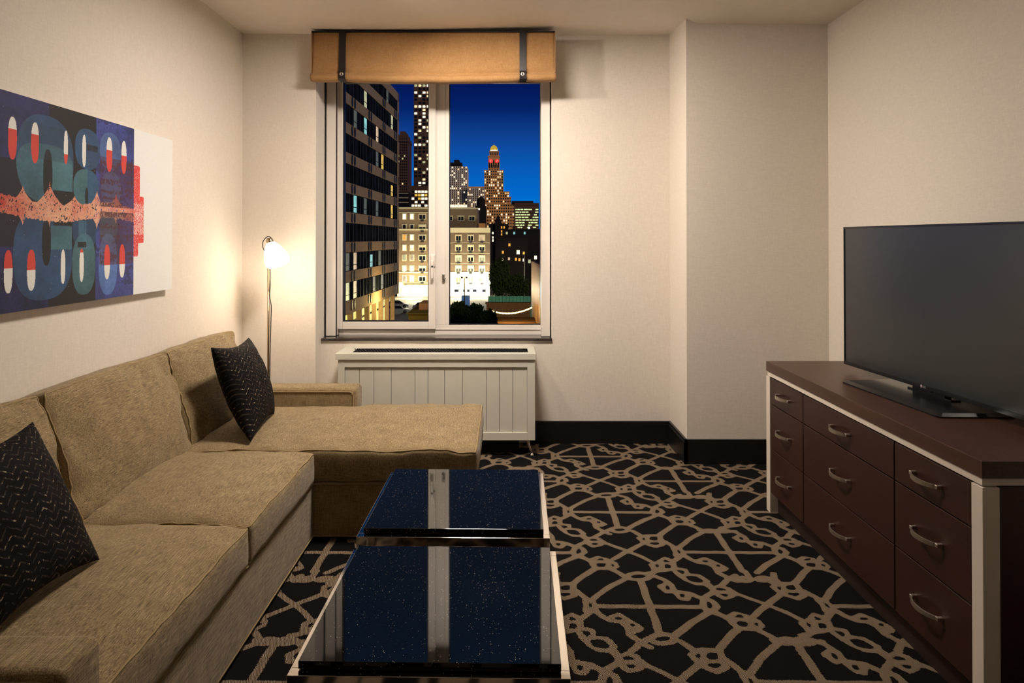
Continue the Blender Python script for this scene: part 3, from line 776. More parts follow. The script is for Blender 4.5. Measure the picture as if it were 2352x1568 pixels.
# ovals punched through to white or red
for (x0, y0, x1, y1, sp_) in ((48, 245, 105, 520, 325), (197, 282, 247, 545, 358), (408, 335, 434, 550, 487), (526, 362, 551, 568, 900), (682, 378, 720, 600, 460), (778, 402, 811, 614, 497)):
    e = ell(x0, y0, x1, y1); _, Hs = cp((x0+x1)/2, sp_); paint(e, rgb(222, 222, 216), 1, 0.03)
    paint(e*(H < Hs), rgb(206, 66, 54), 1, 0.15)
for (x0, y0, x1, y1, sp_) in ((26, 1103, 82, 1382, 1220), (175, 1100, 230, 1365, 1232), (392, 1100, 421, 1320, 0), (512, 1095, 540, 1307, 1120), (671, 1068, 708, 1291, 1200), (768, 1066, 804, 1280, 1195)):
    e = ell(x0, y0, x1, y1); _, Hs = cp((x0+x1)/2, sp_); paint(e, rgb(222, 222, 216), 1, 0.03)
    paint(e*(H > Hs), rgb(206, 66, 54), 1, 0.15)
# the same figures once more on the part left of the picture edge
img *= (0.93+0.1*fine)[..., None]
sc_ = (fine > 0.9998) & (H > 0.0); img[sc_ & ~white_edge] = rgb(200, 196, 190)
cov = np.stack([np.full(Yg.size, Xf), Yg.ravel(), Zg.ravel()], 1).astype(np.float32)
idx = np.arange(nu*nvv).reshape(nvv, nu)
quads = np.stack([idx[:-1, :-1], idx[:-1, 1:], idx[1:, 1:], idx[1:, :-1]], -1).reshape(-1, 4)
me = bpy.data.meshes.new('printed_face'); me.vertices.add(len(cov)); me.vertices.foreach_set('co', cov.ravel())
me.loops.add(quads.size); me.loops.foreach_set('vertex_index', quads.ravel().astype(np.int32))
me.polygons.add(len(quads)); me.polygons.foreach_set('loop_start', np.arange(0, quads.size, 4, dtype=np.int32)); me.update(calc_edges=True)
ca = me.attributes.new('pigment', 'FLOAT_COLOR', 'POINT')
ca.data.foreach_set('color', np.concatenate([np.clip(img, 0, 1).reshape(-1, 3), np.ones((nu*nvv, 1))], 1).astype(np.float32).ravel())
m, nt, b = new_mat('printed_canvas'); a = N(nt, 'ShaderNodeAttribute', attribute_name='pigment')
L(nt, a.outputs['Color'], b.inputs['Base Color']); b.inputs['Roughness'].default_value = 0.7; bump(nt, b, noise_n(nt, coords(nt), 700, 2), 0.15, 0.0006)
pf = link('printed_face', me, m, art)

# ------------------------------------------------------------------ floor lamp
YLm = 4.36; lx = PX(617, YLm)
lamp = empty('floor_lamp', (lx, YLm, 0), 'slim bronze floor lamp with glowing white glass shade behind the sofa', 'floor lamp')
def ladd(*o): into(lamp, *o)
ladd(lathe('lamp_base', [(0, 0), (0.11, 0), (0.115, 0.006), (0.11, 0.014), (0.03, 0.022), (0.012, 0.03), (0, 0.03)], M['bronze'], None, 32, T((lx, YLm, 0))))
zt_ = PZ(556, YLm)
ladd(tube('pole', [(lx, YLm, 0.02), (lx, YLm, zt_)], 0.0075, M['bronze'], None, 12))
top = P(620, 552, YLm-0.03); axis = (P(648, 617, YLm-0.045)-P(622, 553, YLm-0.03)).normalized()
zax = Vector((0, 0, 1)); rotm = zax.rotation_difference(axis).to_matrix().to_4x4()
M['lamp_glass'] = emit('glowing_opal_glass', (1.0, 0.82, 0.58, 1), 4.5)
sh_prof = [(0.017, 0.024), (0.026, 0.030), (0.040, 0.048), (0.055, 0.075), (0.067, 0.105), (0.075, 0.135), (0.078, 0.158), (0.074, 0.176), (0.062, 0.188), (0.040, 0.195), (0.0, 0.198)]
ladd(lathe('lamp_shade', [(r*0.98, z*0.93) for r, z in sh_prof], M['lamp_glass'], None, 40, T(P(617, 549, YLm-0.03)) @ rotm))
ladd(lathe('socket', [(0, -0.004), (0.016, -0.004), (0.021, 0.0), (0.021, 0.022), (0.018, 0.03), (0.024, 0.036), (0.0, 0.036)], M['bronze'], None, 24, T(P(618, 549, YLm-0.03)) @ rotm))
ladd(tube('swivel', [(lx, YLm, zt_-0.02), (lx-0.004, YLm-0.01, zt_+0.01), P(616, 549, YLm-0.03)], 0.008, M['bronze'], None, 10))
def bez(p, n=24):
    p = [Vector(q) for q in p]; out = []
    for s in range(len(p)-1):
        a = p[max(s-1, 0)]; b_ = p[s]; c = p[s+1]; d = p[min(s+2, len(p)-1)]
        for i in range(n):
            t = i/n; out.append(0.5*((2*b_)+(c-a)*t+(2*a-5*b_+4*c-d)*t*t+(3*b_-a-3*c+d)*t**3))
    out.append(p[-1]); return out
ladd(tube('cord', bez([P(623, 546, YLm-0.02), P(615, 543, YLm-0.03), P(605, 553, YLm-0.03), P(603.5, 566, YLm-0.03), P(609, 579, YLm-0.02), P(618, 600, YLm-0.01), P(621.5, 640, YLm-0.014), P(620, 680, YLm-0.014), P(623.5, 705, YLm-0.015), P(622.5, 750, YLm-0.015), P(621, 840, YLm-0.015), (lx+0.02, YLm-0.02, 0.3), (lx+0.05, YLm, 0.02)], 12), 0.0028, M['black'], None, 8))

# ------------------------------------------------------------------ coffee tables
def coffee_table(c, rot, label):
    t = empty('coffee_table', (c[0], c[1], 0), label, 'coffee table', 'square chrome and granite coffee tables', rot)
    hw = 0.301
    o = []
    bm = bmesh.new(); bm_box(bm, -hw, hw, -hw, hw, 0.387, 0.405, 0.0012, 2); o.append(from_bm('tabletop', bm, M['granite']))
    bm = bmesh.new(); bm_box(bm, -hw+0.012, hw-0.012, -hw+0.012, hw-0.012, 0.382, 0.387); o.append(from_bm('top_spacer', bm, M['black']))
    f = hw+0.020
    o.append(boxes('frame', [(-f, f, -f, -f+0.03, 0.355, 0.384), (-f, f, f-0.03, f, 0.355, 0.384), (-f, -f+0.03, -f+0.03, f-0.03, 0.355, 0.384), (f-0.03, f, -f+0.03, f-0.03, 0.355, 0.384)], M['chrome'], bev=0.001))
    for sx in (-1, 1):
        for sy in (-1, 1):
            x, y = sx*(f-0.015), sy*(f-0.015)
            o.append(boxes('leg', [(x-0.0145, x+0.0145, y-0.0145, y+0.0145, 0.0, 0.355)], M['chrome'], bev=0.001))
    for q in o: q.parent = t
    return t
coffee_table((-0.167, 1.899), -0.020, 'square granite-topped chrome coffee table, the one nearest the camera')
coffee_table((-0.167, 2.635), -0.018, 'square granite-topped chrome coffee table by the chaise, behind the other table')

# ------------------------------------------------------------------ dresser
DX, DY0, DY1 = 1.33, 1.946, 3.560
dr = empty('dresser', (1.65, 2.75, 0), 'dark wood nine-drawer dresser with white posts along the right wall', 'dresser')
def dadd(*o): into(dr, *o)
dadd(box('dresser_top', DX-0.002, 1.966, DY0-0.002, DY1-0.01, 0.705, 0.753, M['wood'], None, 0.0015))
dadd(box('white_band', DX+0.003, 1.960, DY0+0.006, DY1-0.018, 0.683, 0.705, M['dresser_white']))
ps = 0.048
for (x, y) in ((DX, DY0), (DX, DY1-ps-0.005), (1.955-ps, DY0), (1.955-ps, DY1-ps)):
    dadd(boxes('corner_post', [(x, x+ps, y, y+ps, 0.0, 0.679)], M['dresser_white'], bev=0.0015))
dadd(boxes('dresser_body', [(DX+0.022, 1.95, DY0+0.02, DY1-0.02, 0.10, 0.683), (DX+0.05, 1.95, DY0+0.05, DY1-0.05, 0.0, 0.10)], M['wood_dark']))
dadd(box('side_panel', DX+ps, 1.955-ps, DY0+0.012, DY0+0.03, 0.06, 0.678, M['wood_front']))
dadd(box('toe_kick', DX+0.04, DX+0.055, DY0+ps, DY1-ps, 0.0, 0.10, M['wood_dark']))
rows = [(0.550, 0.678), (0.328, 0.546), (0.104, 0.324)]; cols = [(3.123, 3.504), (2.393, 3.119), (1.996, 2.389)]
for (y0, y1) in cols:
    for (z0, z1) in rows:
        d = box('drawer', DX+0.002, DX+0.022, y0+0.0015, y1-0.0015, z0, z1, M['wood_front'], None, 0.0015); dadd(d)
        yc, zc = (y0+y1)/2+0.008, (z0+z1)/2; hl = 0.068
        bm = bmesh.new(); nseg = 14; rings = []
        for i in range(nseg+1):
            t = -1+2*i/nseg; y = yc+t*hl; out_ = 0.030*(1-t*t)**0.7+0.006 if abs(t) < 1 else 0.006
            z = zc; hh = 0.0058+0.0016*(1-abs(t)); tk = 0.0028
            xx = DX-out_
            rings.append([bm.verts.new(v) for v in ((xx-tk, y, z-hh), (xx-tk, y, z+hh), (xx+tk, y, z+hh), (xx+tk, y, z-hh))])
        for A, B in zip(rings[:-1], rings[1:]):
            for k in range(4): bm.faces.new((A[k], A[(k+1) % 4], B[(k+1) % 4], B[k]))
        bm.faces.new(rings[0]); bm.faces.new(rings[-1][::-1])
        for t in (-1, 1): bm_box(bm, DX-0.016, DX+0.004, yc+t*hl-0.006, yc+t*hl+0.006, zc-0.006, zc+0.006, 0.001, 1)
        hnd = from_bm('handle', bm, M['nickel']); hnd.parent = d; hnd['label'] = 'brushed nickel bow handle'

# ------------------------------------------------------------------ television
TVY, TVX, ang = 2.722, 1.634, math.atan(0.077)
tv = empty('television', (TVX, TVY, 0.7535), 'large black flat-screen television standing on the dresser', 'television', rz=ang)
# local frame: -x faces the room, y runs along the screen
TW, TH, z0 = 1.10, 0.641, 0.0345
def tadd(*o):
    for q in o: q.parent = tv
tadd(box('tv_body', 0.002, 0.030, -TW/2, TW/2, z0, z0+TH, M['black'], None, 0.003))
bz = 0.008
tadd(boxes('bezel', [(-0.004, 0.004, -TW/2, TW/2, z0, z0+0.016), (-0.004, 0.004, -TW/2, TW/2, z0+TH-bz, z0+TH), (-0.004, 0.004, -TW/2, -TW/2+bz, z0, z0+TH), (-0.004, 0.004, TW/2-bz, TW/2, z0, z0+TH)], M['black'], bev=0.001))
ms, nt, b = new_mat('tv_screen'); b.inputs['Base Color'].default_value = (0.007, 0.010, 0.013, 1)
nz = noise_n(nt, coords(nt), 4, 2); L(nt, ramp(nt, nz, [(0, (0.27, 0.27, 0.27, 1)), (1, (0.29, 0.29, 0.29, 1))]), b.inputs['Roughness'])
b.inputs['IOR'].default_value = 1.75
tadd(box('screen', -0.001, 0.002, -TW/2+bz, TW/2-bz, z0+0.016, z0+TH-bz, ms))
# plinth: a flat swept plate with a raised rim
prof = [(-0.155, 0.300), (-0.160, 0.290), (-0.160, -0.285), (-0.150, -0.300), (-0.12, -0.305), (0.10, -0.325), (0.12, -0.315), (0.125, -0.30), (0.09, 0.30), (0.07, 0.318)]
bm = bmesh.new()
lo = [bm.verts.new((x, y, 0.0)) for x, y in prof]; mi_ = [bm.verts.new((x, y, 0.005)) for x, y in prof]; hi = [bm.verts.new((x*0.86-0.002, y*0.94, 0.013)) for x, y in prof]
n = len(prof)
for A, B in ((lo, mi_), (mi_, hi)):
    for k in range(n): bm.faces.new((A[k], A[(k+1) % n], B[(k+1) % n], B[k]))
bm.faces.new(lo); bm.faces.new(hi)
tadd(from_bm('tv_stand', bm, M['black']))
bm = bmesh.new(); bm_box(bm, 0.012, 0.04, -0.10, 0.09, 0.010, z0+0.10, 0.006, 3); bm_box(bm, 0.012, 0.055, -0.13, 0.12, 0.010, 0.02, 0.004, 2)
tadd(from_bm('stand_neck', bm, M['black']))
M['logo'] = plain('logo_grey', srgb(170, 165, 165), 0.4, 0.3)
M['logo_dot'] = plain('logo_disc', srgb(176, 160, 164), 0.35, 0.2)
lg = lathe('logo_disc', [(0, 0.0008), (0.0055, 0.0008), (0.006, 0)], M['logo_dot'], tv, 24, T((-0.0042, 0.009, z0+0.009)) @ Matrix.Rotation(-PI/2, 4, 'Y'))
tc = bpy.data.curves.new('logo_text', 'FONT'); tc.body = 'LG'; tc.size = 0.0125; tc.extrude = 0.0004; tc.align_x = 'LEFT'
to = bpy.data.objects.new('tmp', tc); COL.objects.link(to); bpy.context.view_layer.update()
dg = bpy.context.evaluated_depsgraph_get(); tm = bpy.data.meshes.new_from_object(to.evaluated_get(dg)); bpy.data.objects.remove(to)
lt = link('logo_letters', tm, M['logo'], tv)
lt.matrix_local = T((-0.0045, 0.000, z0+0.0045)) @ Matrix(((0, 0, -1, 0), (-1, 0, 0, 0), (0, 1, 0, 0), (0, 0, 0, 1)))
tadd(box('power_sensor', -0.006, 0.01, -0.045, -0.012, z0-0.004, z0+0.001, M['black']))
# ------------------------------------------------------------------ the city outside
GZ = HC-13.5
def facade_mat(name, col, rough=0.9, sc_=0.6):
    m, nt, b = new_mat(name); v = coords(nt, 'Object', (1, 1, 1))
    f = noise_n(nt, v, sc_, 6, 0.7)
    L(nt, ramp(nt, f, [(0.3, tuple(c*0.78 for c in col[:3])+(1,)), (0.7, tuple(min(1, c*1.2) for c in col[:3])+(1,))]), b.inputs['Base Color'])
    b.inputs['Roughness'].default_value = rough; b.inputs['Specular IOR Level'].default_value = 0.1
    return m
def brick_mat(name, c1, c2, mortar):
    m, nt, b = new_mat(name); tc = N(nt, 'ShaderNodeTexCoord'); sp_ = N(nt, 'ShaderNodeSeparateXYZ'); L(nt, tc.outputs['Object'], sp_.inputs[0])
    cb = N(nt, 'ShaderNodeCombineXYZ'); L(nt, math_node(nt, 'ADD', sp_.outputs[0], sp_.outputs[1]), cb.inputs[0]); L(nt, sp_.outputs[2], cb.inputs[1])
    bt = N(nt, 'ShaderNodeTexBrick'); bt.inputs['Scale'].default_value = 3.0; bt.inputs['Color1'].default_value = c1; bt.inputs['Color2'].default_value = c2; bt.inputs['Mortar'].default_value = mortar
    bt.inputs['Mortar Size'].default_value = 0.02; L(nt, cb.outputs[0], bt.inputs['Vector'])
    L(nt, bt.outputs['Color'], b.inputs['Base Color']); b.inputs['Roughness'].default_value = 0.9; return m
E = {}
E['darkglass'] = plain('dark_window_glass', srgb(24, 26, 32), 0.9, noise_amt=0.7, nscale=0.5, spec=0.0)
E['dimglass'] = emit('dim_curtained_window', (0.10, 0.10, 0.06, 1), 1.0, True)
E['warm'] = emit('warm_lit_window', (1.0, 0.72, 0.38, 1), 1.5, True)
E['white'] = emit('bright_lit_window', (1.0, 0.88, 0.62, 1), 1.9, True)
E['yellow'] = emit('yellow_lit_window', (1.0, 0.62, 0.08, 1), 1.0, True)
E['pale'] = emit('pale_lit_window', (0.75, 0.72, 0.38, 1), 0.8, True)
E['cyan'] = emit('cyan_lit_window', (0.32, 0.75, 0.72, 1), 0.9, True)
E['green'] = emit('office_lit_window', (0.72, 0.85, 0.38, 1), 1.5, True)
E['peach'] = emit('peach_lit_window', (0.9, 0.62, 0.36, 1), 0.9, True)
E['orange'] = emit('orange_lit_window', (1.0, 0.42, 0.06, 1), 1.2, True)
E['shop'] = emit('lit_shop_interior', (1.0, 0.80, 0.22, 1), 1.6, True)
E['bulb'] = emit('string_bulb', (1.0, 0.66, 0.28, 1), 5.0)
E['street'] = emit('street_lamp_glow', (1.0, 0.95, 0.8, 1), 60.0)
E['red'] = emit('red_clock_face', (1.0, 0.04, 0.03, 1), 0.95)
E['hand'] = emit('pink_clock_hand', (1.0, 0.55, 0.5, 1), 1.2)
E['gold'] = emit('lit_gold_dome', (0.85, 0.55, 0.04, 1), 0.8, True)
E['precast'] = facade_mat('tan_precast', srgb(150, 124, 96), sc_=2.5)
E['stone'] = facade_mat('tower_stone', srgb(222, 160, 100), sc_=0.1)
E['whitestone'] = facade_mat('white_tower_cladding', srgb(225, 200, 172), sc_=0.1)
E['dark'] = facade_mat('dark_masonry', srgb(38, 32, 30), sc_=0.2)
E['darkbrown'] = facade_mat('dark_brown_tower', srgb(88, 62, 48), sc_=0.1)
E['brick'] = brick_mat('tan_brick', srgb(124, 100, 68), srgb(104, 82, 56), srgb(136, 118, 90))
E['brick2'] = brick_mat('olive_brown_brick', srgb(100, 80, 56), srgb(84, 66, 47), srgb(118, 100, 76))
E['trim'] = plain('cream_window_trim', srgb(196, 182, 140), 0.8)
E['asphalt'] = facade_mat('asphalt', srgb(120, 112, 96), sc_=0.3)
E['teal'] = facade_mat('green_hoarding', srgb(84, 150, 122), sc_=0.3)
E['bluebox'] = plain('blue_tarp', srgb(90, 140, 215), 0.6)
E['fins'] = plain('metal_fins', srgb(190, 165, 120), 0.35, 0.6)
E['car'] = plain('grey_car_paint', srgb(96, 98, 102), 0.5, 0.0)
E['leaf'] = facade_mat('dark_leaves', srgb(48, 62, 26), sc_=3)
E['redp'] = plain('red_paint', srgb(190, 60, 50), 0.5)
E['roof'] = facade_mat('yellowish_roof', srgb(150, 124, 50), sc_=0.8)  # one yellowish base colour for the shed's wall and roof
struct(box('ground_outside', -260, 260, 8, 900, GZ-0.5, GZ, E['asphalt']), 'street and ground outside')

def child_box(name, par, b, mat):
    """box in the parent's local frame"""
    bm = bmesh.new(); bm_box(bm, *b); o = from_bm(name, bm, mat); o.parent = par; return o
_wm = {}
def winmesh(w, h, mat):
    k = (round(w, 3), round(h, 3), mat.name)
    if k not in _wm:
        me = bpy.data.meshes.new('window'); x, z, d = w/2, h/2, 0.12
        v = [(sx*x, sy*d, sz*z) for sx in (-1, 1) for sy in (-1, 1) for sz in (-1, 1)]
        f = [(0, 1, 3, 2), (4, 6, 7, 5), (0, 4, 5, 1), (2, 3, 7, 6), (0, 2, 6, 4), (1, 5, 7, 3)]
        me.from_pydata(v, [], f); me.materials.append(mat); _wm[k] = me
    return _wm[k]
def win(par, x, y, z, w, h, mat, rz=0, name='window'):
    o = bpy.data.objects.new(name, winmesh(w, h, mat)); COL.objects.link(o); o.parent = par; o.location = (x, y, z); o.rotation_euler.z = rz; return o
def thing(name, px0, px1, Y, label, cat, group=None, rz=0, depth=None):
    xc = (PX(px0, Y)+PX(px1, Y))/2
    return empty(name, (xc, Y, GZ), label, cat, group, rz)
R = random.Random(11)

def tower(name, px0, px1, pytop, Y, label, mat, cols, rows, lit, pybot=None, palette=('white', 'warm'), depth=14, ww=0.6, wh=0.55, darkpart=True, extra=None, cat='building', dmat='darkglass', z_first=None):
    t = thing(name, px0, px1, Y, label, cat); w = PX(px1, Y)-PX(px0, Y); zt = PZ(pytop, Y)-GZ
    child_box('wall', t, (-w/2, w/2, 0, depth, 0, zt), E[mat])
    zb_ = (PZ(pybot, Y)-GZ) if pybot else zt*0.2
    cw, rh = w/cols, (zt-zb_)/rows
    cells = [(i, j) for i in range(cols) for j in range(rows)]
    R.shuffle(cells)
    n_l = int(len(cells)*lit); litc = cells[:n_l][:100]; dk = cells[n_l:]
    for (i, j) in litc:
        win(t, -w/2+(i+0.5)*cw, -0.1, zb_+(j+0.5)*rh, cw*ww, rh*wh, E[R.choice(palette)])
    if darkpart and dk:
        bm = bmesh.new()
        for (i, j) in dk:
            x, z = -w/2+(i+0.5)*cw, zb_+(j+0.5)*rh; bm_box(bm, x-cw*ww/2, x+cw*ww/2, -0.06, 0.05, z-rh*wh/2, z+rh*wh/2)
        o = from_bm('dark_window', bm, E[dmat], t)
        if len(dk) > 100: o['kind'] = 'stuff'
        else:
            bpy.data.objects.remove(o)
            for (i, j) in dk: win(t, -w/2+(i+0.5)*cw, -0.02, zb_+(j+0.5)*rh, cw*ww, rh*wh, E[dmat], name='dark_window')
    return t, w, zt

# --- banded hotel block on the left
ax_, ay_ = -17.47, 77.0; bx_, by_ = PX(916, 108.0), 108.0
dirv = Vector((bx_-ax_, by_-ay_, 0)); LF = dirv.length; rz = math.atan2(dirv.y, dirv.x)
hb = empty('apartment_block', (bx_, by_, GZ), 'long dark apartment block with tan bands and ribbon windows filling the left of the view', 'building', None, rz)
# local: x runs back toward the camera as negative, outward normal is -y
LEN = 62; TOPZ = 22.6+13.5
child_box('wall', hb, (-LEN, 0, 0.25, 14, 5.3, TOPZ), E['precast'])
fl_z = lambda k: -0.24+3.3*k+13.5      # top of the k-th band above the ground
for k in range(-2, 8):
    top_ = fl_z(k); 
    if k == 7: break
    h0 = 1.5 if k == -2 else 1.2
    child_box('tan_band', hb, (-LEN, 0, 0, 0.6, top_-h0, top_), E['precast'])
    child_box('ribbon_window', hb, (-LEN, -1.15, 0.10, 0.3, top_, top_+2.1), E['darkglass'])
    bm = bmesh.new(); x = -1.15
    while x > -LEN: bm_box(bm, x-0.05, x+0.05, 0.03, 0.3, top_, top_+2.1); x -= 1.68
    o = from_bm('mullion', bm, M['black_soft'], hb); o['kind'] = 'stuff'
child_box('parapet', hb, (-LEN, 0, 0, 0.6, TOPZ-1.3, TOPZ), E['precast'])
child_box('end_pier', hb, (-1.15, 0, 0, 0.6, 5.3, TOPZ), E['precast'])
ovm = bpy.data.meshes.new('vent_oval')
bm = bmesh.new(); r_ = bmesh.ops.create_circle(bm, cap_ends=True, radius=1.0, segments=16)
for v in bm.verts: v.co = Vector((v.co.x*0.27, 0, v.co.y*0.56))
ex = bmesh.ops.extrude_face_region(bm, geom=bm.faces[:]); [setattr(v, 'co', v.co+Vector((0, -0.09, 0))) for v in ex['geom'] if isinstance(v, bmesh.types.BMVert)]
bmesh.ops.recalc_face_normals(bm, faces=bm.faces); bm.to_mesh(ovm); bm.free(); ovm.materials.append(M['black_soft'])
def s_of(px):                      # local x on the facade seen at picture column px
    k = (px-VX)/F
    # point = b + s*dir ; x = k*Y
    d = dirv.normalized(); s_ = (k*by_-bx_)/(d.x-k*d.y); return s_
cnt = 0
for k in range(-2, 8):
    for i in range(0, 6):
        s_ = s_of(907.6)-8.45*i
        if k == 7: continue
        for ds in (-0.62, 0.62):
            if cnt < 100:
                o = bpy.data.objects.new('oval_vent', ovm); COL.objects.link(o); o.parent = hb; o.location = (s_+ds, -0.005, fl_z(k)-0.62); cnt += 1
lits = [(839, 237, 'pale', 1.0), (815.4, 279.5, 'dimglass', 1), (837.4, 293, 'cyan', 1), (866.5, 314, 'peach', 1), (899, 289, 'pale', 1), (876.6, 377, 'yellow', 1), (866, 369, 'dimglass', 1),
        (899.6, 440, 'yellow', 0.8), (890, 228, 'dimglass', 1), (818.3, 473, 'cyan', 1), (898.7, 490, 'yellow', 1), (815.4, 601.6, 'peach', 1), (850.8, 596, 'cyan', 0.8), (874.7, 592, 'dimglass', 1),
        (800, 668, 'pale', 1), (816, 666, 'peach', 1), (803, 605, 'dimglass', 1), (866, 480, 'dimglass', 1), (838, 478, 'dimglass', 1), (880, 655, 'dimglass', 1), (858, 665, 'dimglass', 1)]
for (px, py, c, hh) in lits:
    s_ = s_of(px); d = dirv.normalized(); Yq = by_+s_*d.y; z = PZ(py, Yq)-GZ
    k = round((z-1.05-(-0.24+13.5))/3.3); idx_ = round((s_+1.15+0.84)/1.68); sx = idx_*1.68-1.15-0.84
    o = child_box('lit_window', hb, (sx-0.76, sx+0.76, 0.06, 0.28, fl_z(k)+0.08, fl_z(k)+2.02*hh), E[c])
    child_box('window_bar', hb, (sx-0.76, sx+0.76, 0.03, 0.06, fl_z(k)+0.62, fl_z(k)+0.70), M['black_soft'])
# lit glazed ground floor with columns
child_box('lit_shopfront', hb, (-LEN, -2.5, 1.6, 2.0, 0.0, 5.3), E['shop'])
for i in range(13):
    child_box('ground_floor_column', hb, (-2.6-i*4.2, -2.1-i*4.2, 0.2, 0.8, 0, 5.3), E['precast'])
child_box('shopfront_rail', hb, (-LEN, -2.5, 1.4, 1.6, 3.4, 3.6), M['black_soft'])

# --- towers beyond
t, w, zt = tower('dark_tower', 913, 936, 316, 320, 'dark brown stepped tower seen between the apartment block and the lit high-rise', 'darkbrown', 5, 24, 0.06, 470, ('pale', 'warm'))
child_box('crown', t, (-w*0.42, w*0.42, 1, 12, zt, zt+1.6), E['darkbrown']); child_box('crown', t, (-w*0.3, w*0.2, 1, 12, zt+1.6, zt+3.2), E['darkbrown']); child_box('cornice', t, (-w*0.54, w*0.54, -0.6, 14, zt-1.8, zt-0.8), E['darkbrown'])
t, w, zt = tower('lit_high_rise', 950, 1016, 120, 460, 'tall brightly lit residential high-rise', 'darkbrown', 7, 40, 0.55, 440, ('white', 'white', 'white', 'pale', 'warm'), 20, 0.68, 0.6)
t, w, zt = tower('terraced_building', 937, 1012, 436, 390, 'low building with floodlit terraces at the foot of the high-rise', 'darkbrown', 10, 5, 0.75, 476, ('white', 'white', 'yellow'), 16, 0.8, 0.6)
child_box('roof_block', t, (-w*0.40, w*0.1, 1, 10, zt, zt+2.4), E['darkbrown']); child_box('roof_block', t, (-w*0.1, w*0.35, 2, 10, zt, zt+1.2), E['stone'])
t, w, zt = tower('low_office', 908, 938, 440, 300, 'small dark office with pale horizontal ledges left of the terraced building', 'dark', 3, 3, 0.0, 476, ('pale',), 10, 0.9, 0.5)
for q in (0.08, 0.36, 0.64): child_box('ledge', t, (-w/2, w/2, -0.3, 0.1, zt-7*q-0.3, zt-7*q), E['trim'])
t, w, zt = tower('white_tower', 1014, 1073, 382, 430, 'pale gridded tower left of the clock tower', 'whitestone', 13, 21, 0.17, 474, ('white', 'white', 'warm'), 16, 0.5, 0.66)
child_box('plant_room', t, (-w*0.3, w*0.28, 1, 12, zt, zt+2.6), E['dark']); child_box('plant_room', t, (-w*0.02, w*0.18, 1, 9, zt+2.6, zt+4.2), E['dark'])
for i in range(18): win(t, -w/2+(i+0.5)*w/18, -0.2, PZ(473, 430)-GZ, w/24, 1.6, E['white'])
t, w, zt = tower('stepped_apartments', 1073, 1112, 432, 425, 'pale apartment wing between the gridded tower and the clock tower', 'whitestone', 9, 10, 0.18, 475, ('white', 'warm'), 16, 0.5, 0.66)
child_box('roof_rail', t, (-w/2, w/2, 0, 1, zt, zt+1.0), E['stone'])
# clock tower
YT = 505
ct = empty('clock_tower', (PX(1134, YT), YT+12, GZ), 'stepped tan clock tower with gold dome and two red clock faces', 'clock tower')
def tier(px0, px1, py0, py1, dep, cols, rows, lit, y0=0.0, pal=('white', 'warm', 'white')):
    x0, x1 = PX(px0, YT)-ct.location.x, PX(px1, YT)-ct.location.x; z1, z0_ = PZ(py0, YT)-GZ, PZ(py1, YT)-GZ
    child_box('tier', ct, (x0, x1, y0, y0+dep, z0_ if py1 < 520 else 0, z1), E['stone'])
    child_box('cornice', ct, (x0-0.3, x1+0.3, y0-0.3, y0+dep, z1-0.8, z1-0.2), E['stone'])
    cw, rh = (x1-x0)/cols, (z1-z0_)/rows
    for i in range(cols):
        for j in range(rows):
            l_ = R.random() < lit
            if l_ or (tier.n < 60 and R.random() < 0.75):
                if not l_: tier.n += 1
                win(ct, x0+(i+0.5)*cw, y0-0.08, z0_+(j+0.45)*rh, cw*0.5, rh*0.55, E[R.choice(pal)] if l_ else E['darkglass'], name='window' if l_ else 'dark_window')
            else: tier.rest.append((x0+(i+0.5)*cw, y0, z0_+(j+0.45)*rh, cw*0.5, rh*0.5))
tier.n = 0; tier.rest = []
tier(1110, 1170, 437, 470, 12, 11, 5, 0.22, 0)
tier(1170, 1174, 449, 470, 10, 1, 3, 0.3, 1)
tier(1112, 1182, 466, 530, 12, 13, 9, 0.20, -3)
tier(1111, 1156, 386, 438, 12, 9, 8, 0.34, 0.5)
tier(1120, 1147, 352, 387, 9, 5, 0 or 1, 0.0, 2)
for k in range(3):
    for i in range(4): win(ct, PX(1124+i*6.2, YT)-ct.location.x, 1.9, PZ(376+k*4, YT)-GZ, 0.6, 0.7, E['darkglass'], name='dark_window')
tier(1123, 1145, 340, 353, 7, 5, 1, 0.0, 2.8)
bm = bmesh.new()
for (x, y, z, w_, h_) in tier.rest: bm_box(bm, x-w_/2, x+w_/2, y-0.1, y+0.05, z-h_/2, z+h_/2)
o = from_bm('dark_window', bm, E['darkglass'], ct); o['kind'] = 'stuff'
cxm = PX(1133.5, YT)-ct.location.x; rd = (PX(1142.5, YT)-PX(1124.5, YT))/2
zb_ = PZ(341, YT)-GZ; hd = PZ(325.5, YT)-PZ(341, YT)
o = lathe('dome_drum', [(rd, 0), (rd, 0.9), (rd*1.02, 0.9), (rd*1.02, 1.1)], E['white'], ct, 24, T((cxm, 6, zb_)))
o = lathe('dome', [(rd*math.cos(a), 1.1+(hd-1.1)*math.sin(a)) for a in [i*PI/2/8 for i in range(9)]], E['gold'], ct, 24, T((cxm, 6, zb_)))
o = lathe('finial', [(0.15, 0), (0.12, 1.0), (0, 1.2)], E['stone'], ct, 8, T((cxm, 6, zb_+hd-0.1)))
for (px, aa) in ((1126.2, 0.25), (1140.8, 0.9)):
    cx_ = PX(px, YT)-ct.location.x; cz_ = PZ(364.5, YT)-GZ; rr = 1.55
    c = lathe('clock_face', [(0, 0.12), (rr*0.9, 0.12), (rr, 0.05), (rr, 0)], E['red'], ct, 24, T((cx_, 1.95, cz_)) @ Matrix.Rotation(PI/2, 4, 'X'))
    h = tube('clock_hand', [(cx_-0.35*math.sin(aa)*1.4, 1.78, cz_-0.9*math.cos(aa)), (cx_+0.7*math.sin(aa), 1.78, cz_+0.95*math.cos(aa))], 0.13, E['hand'], None, 6); h.parent = c
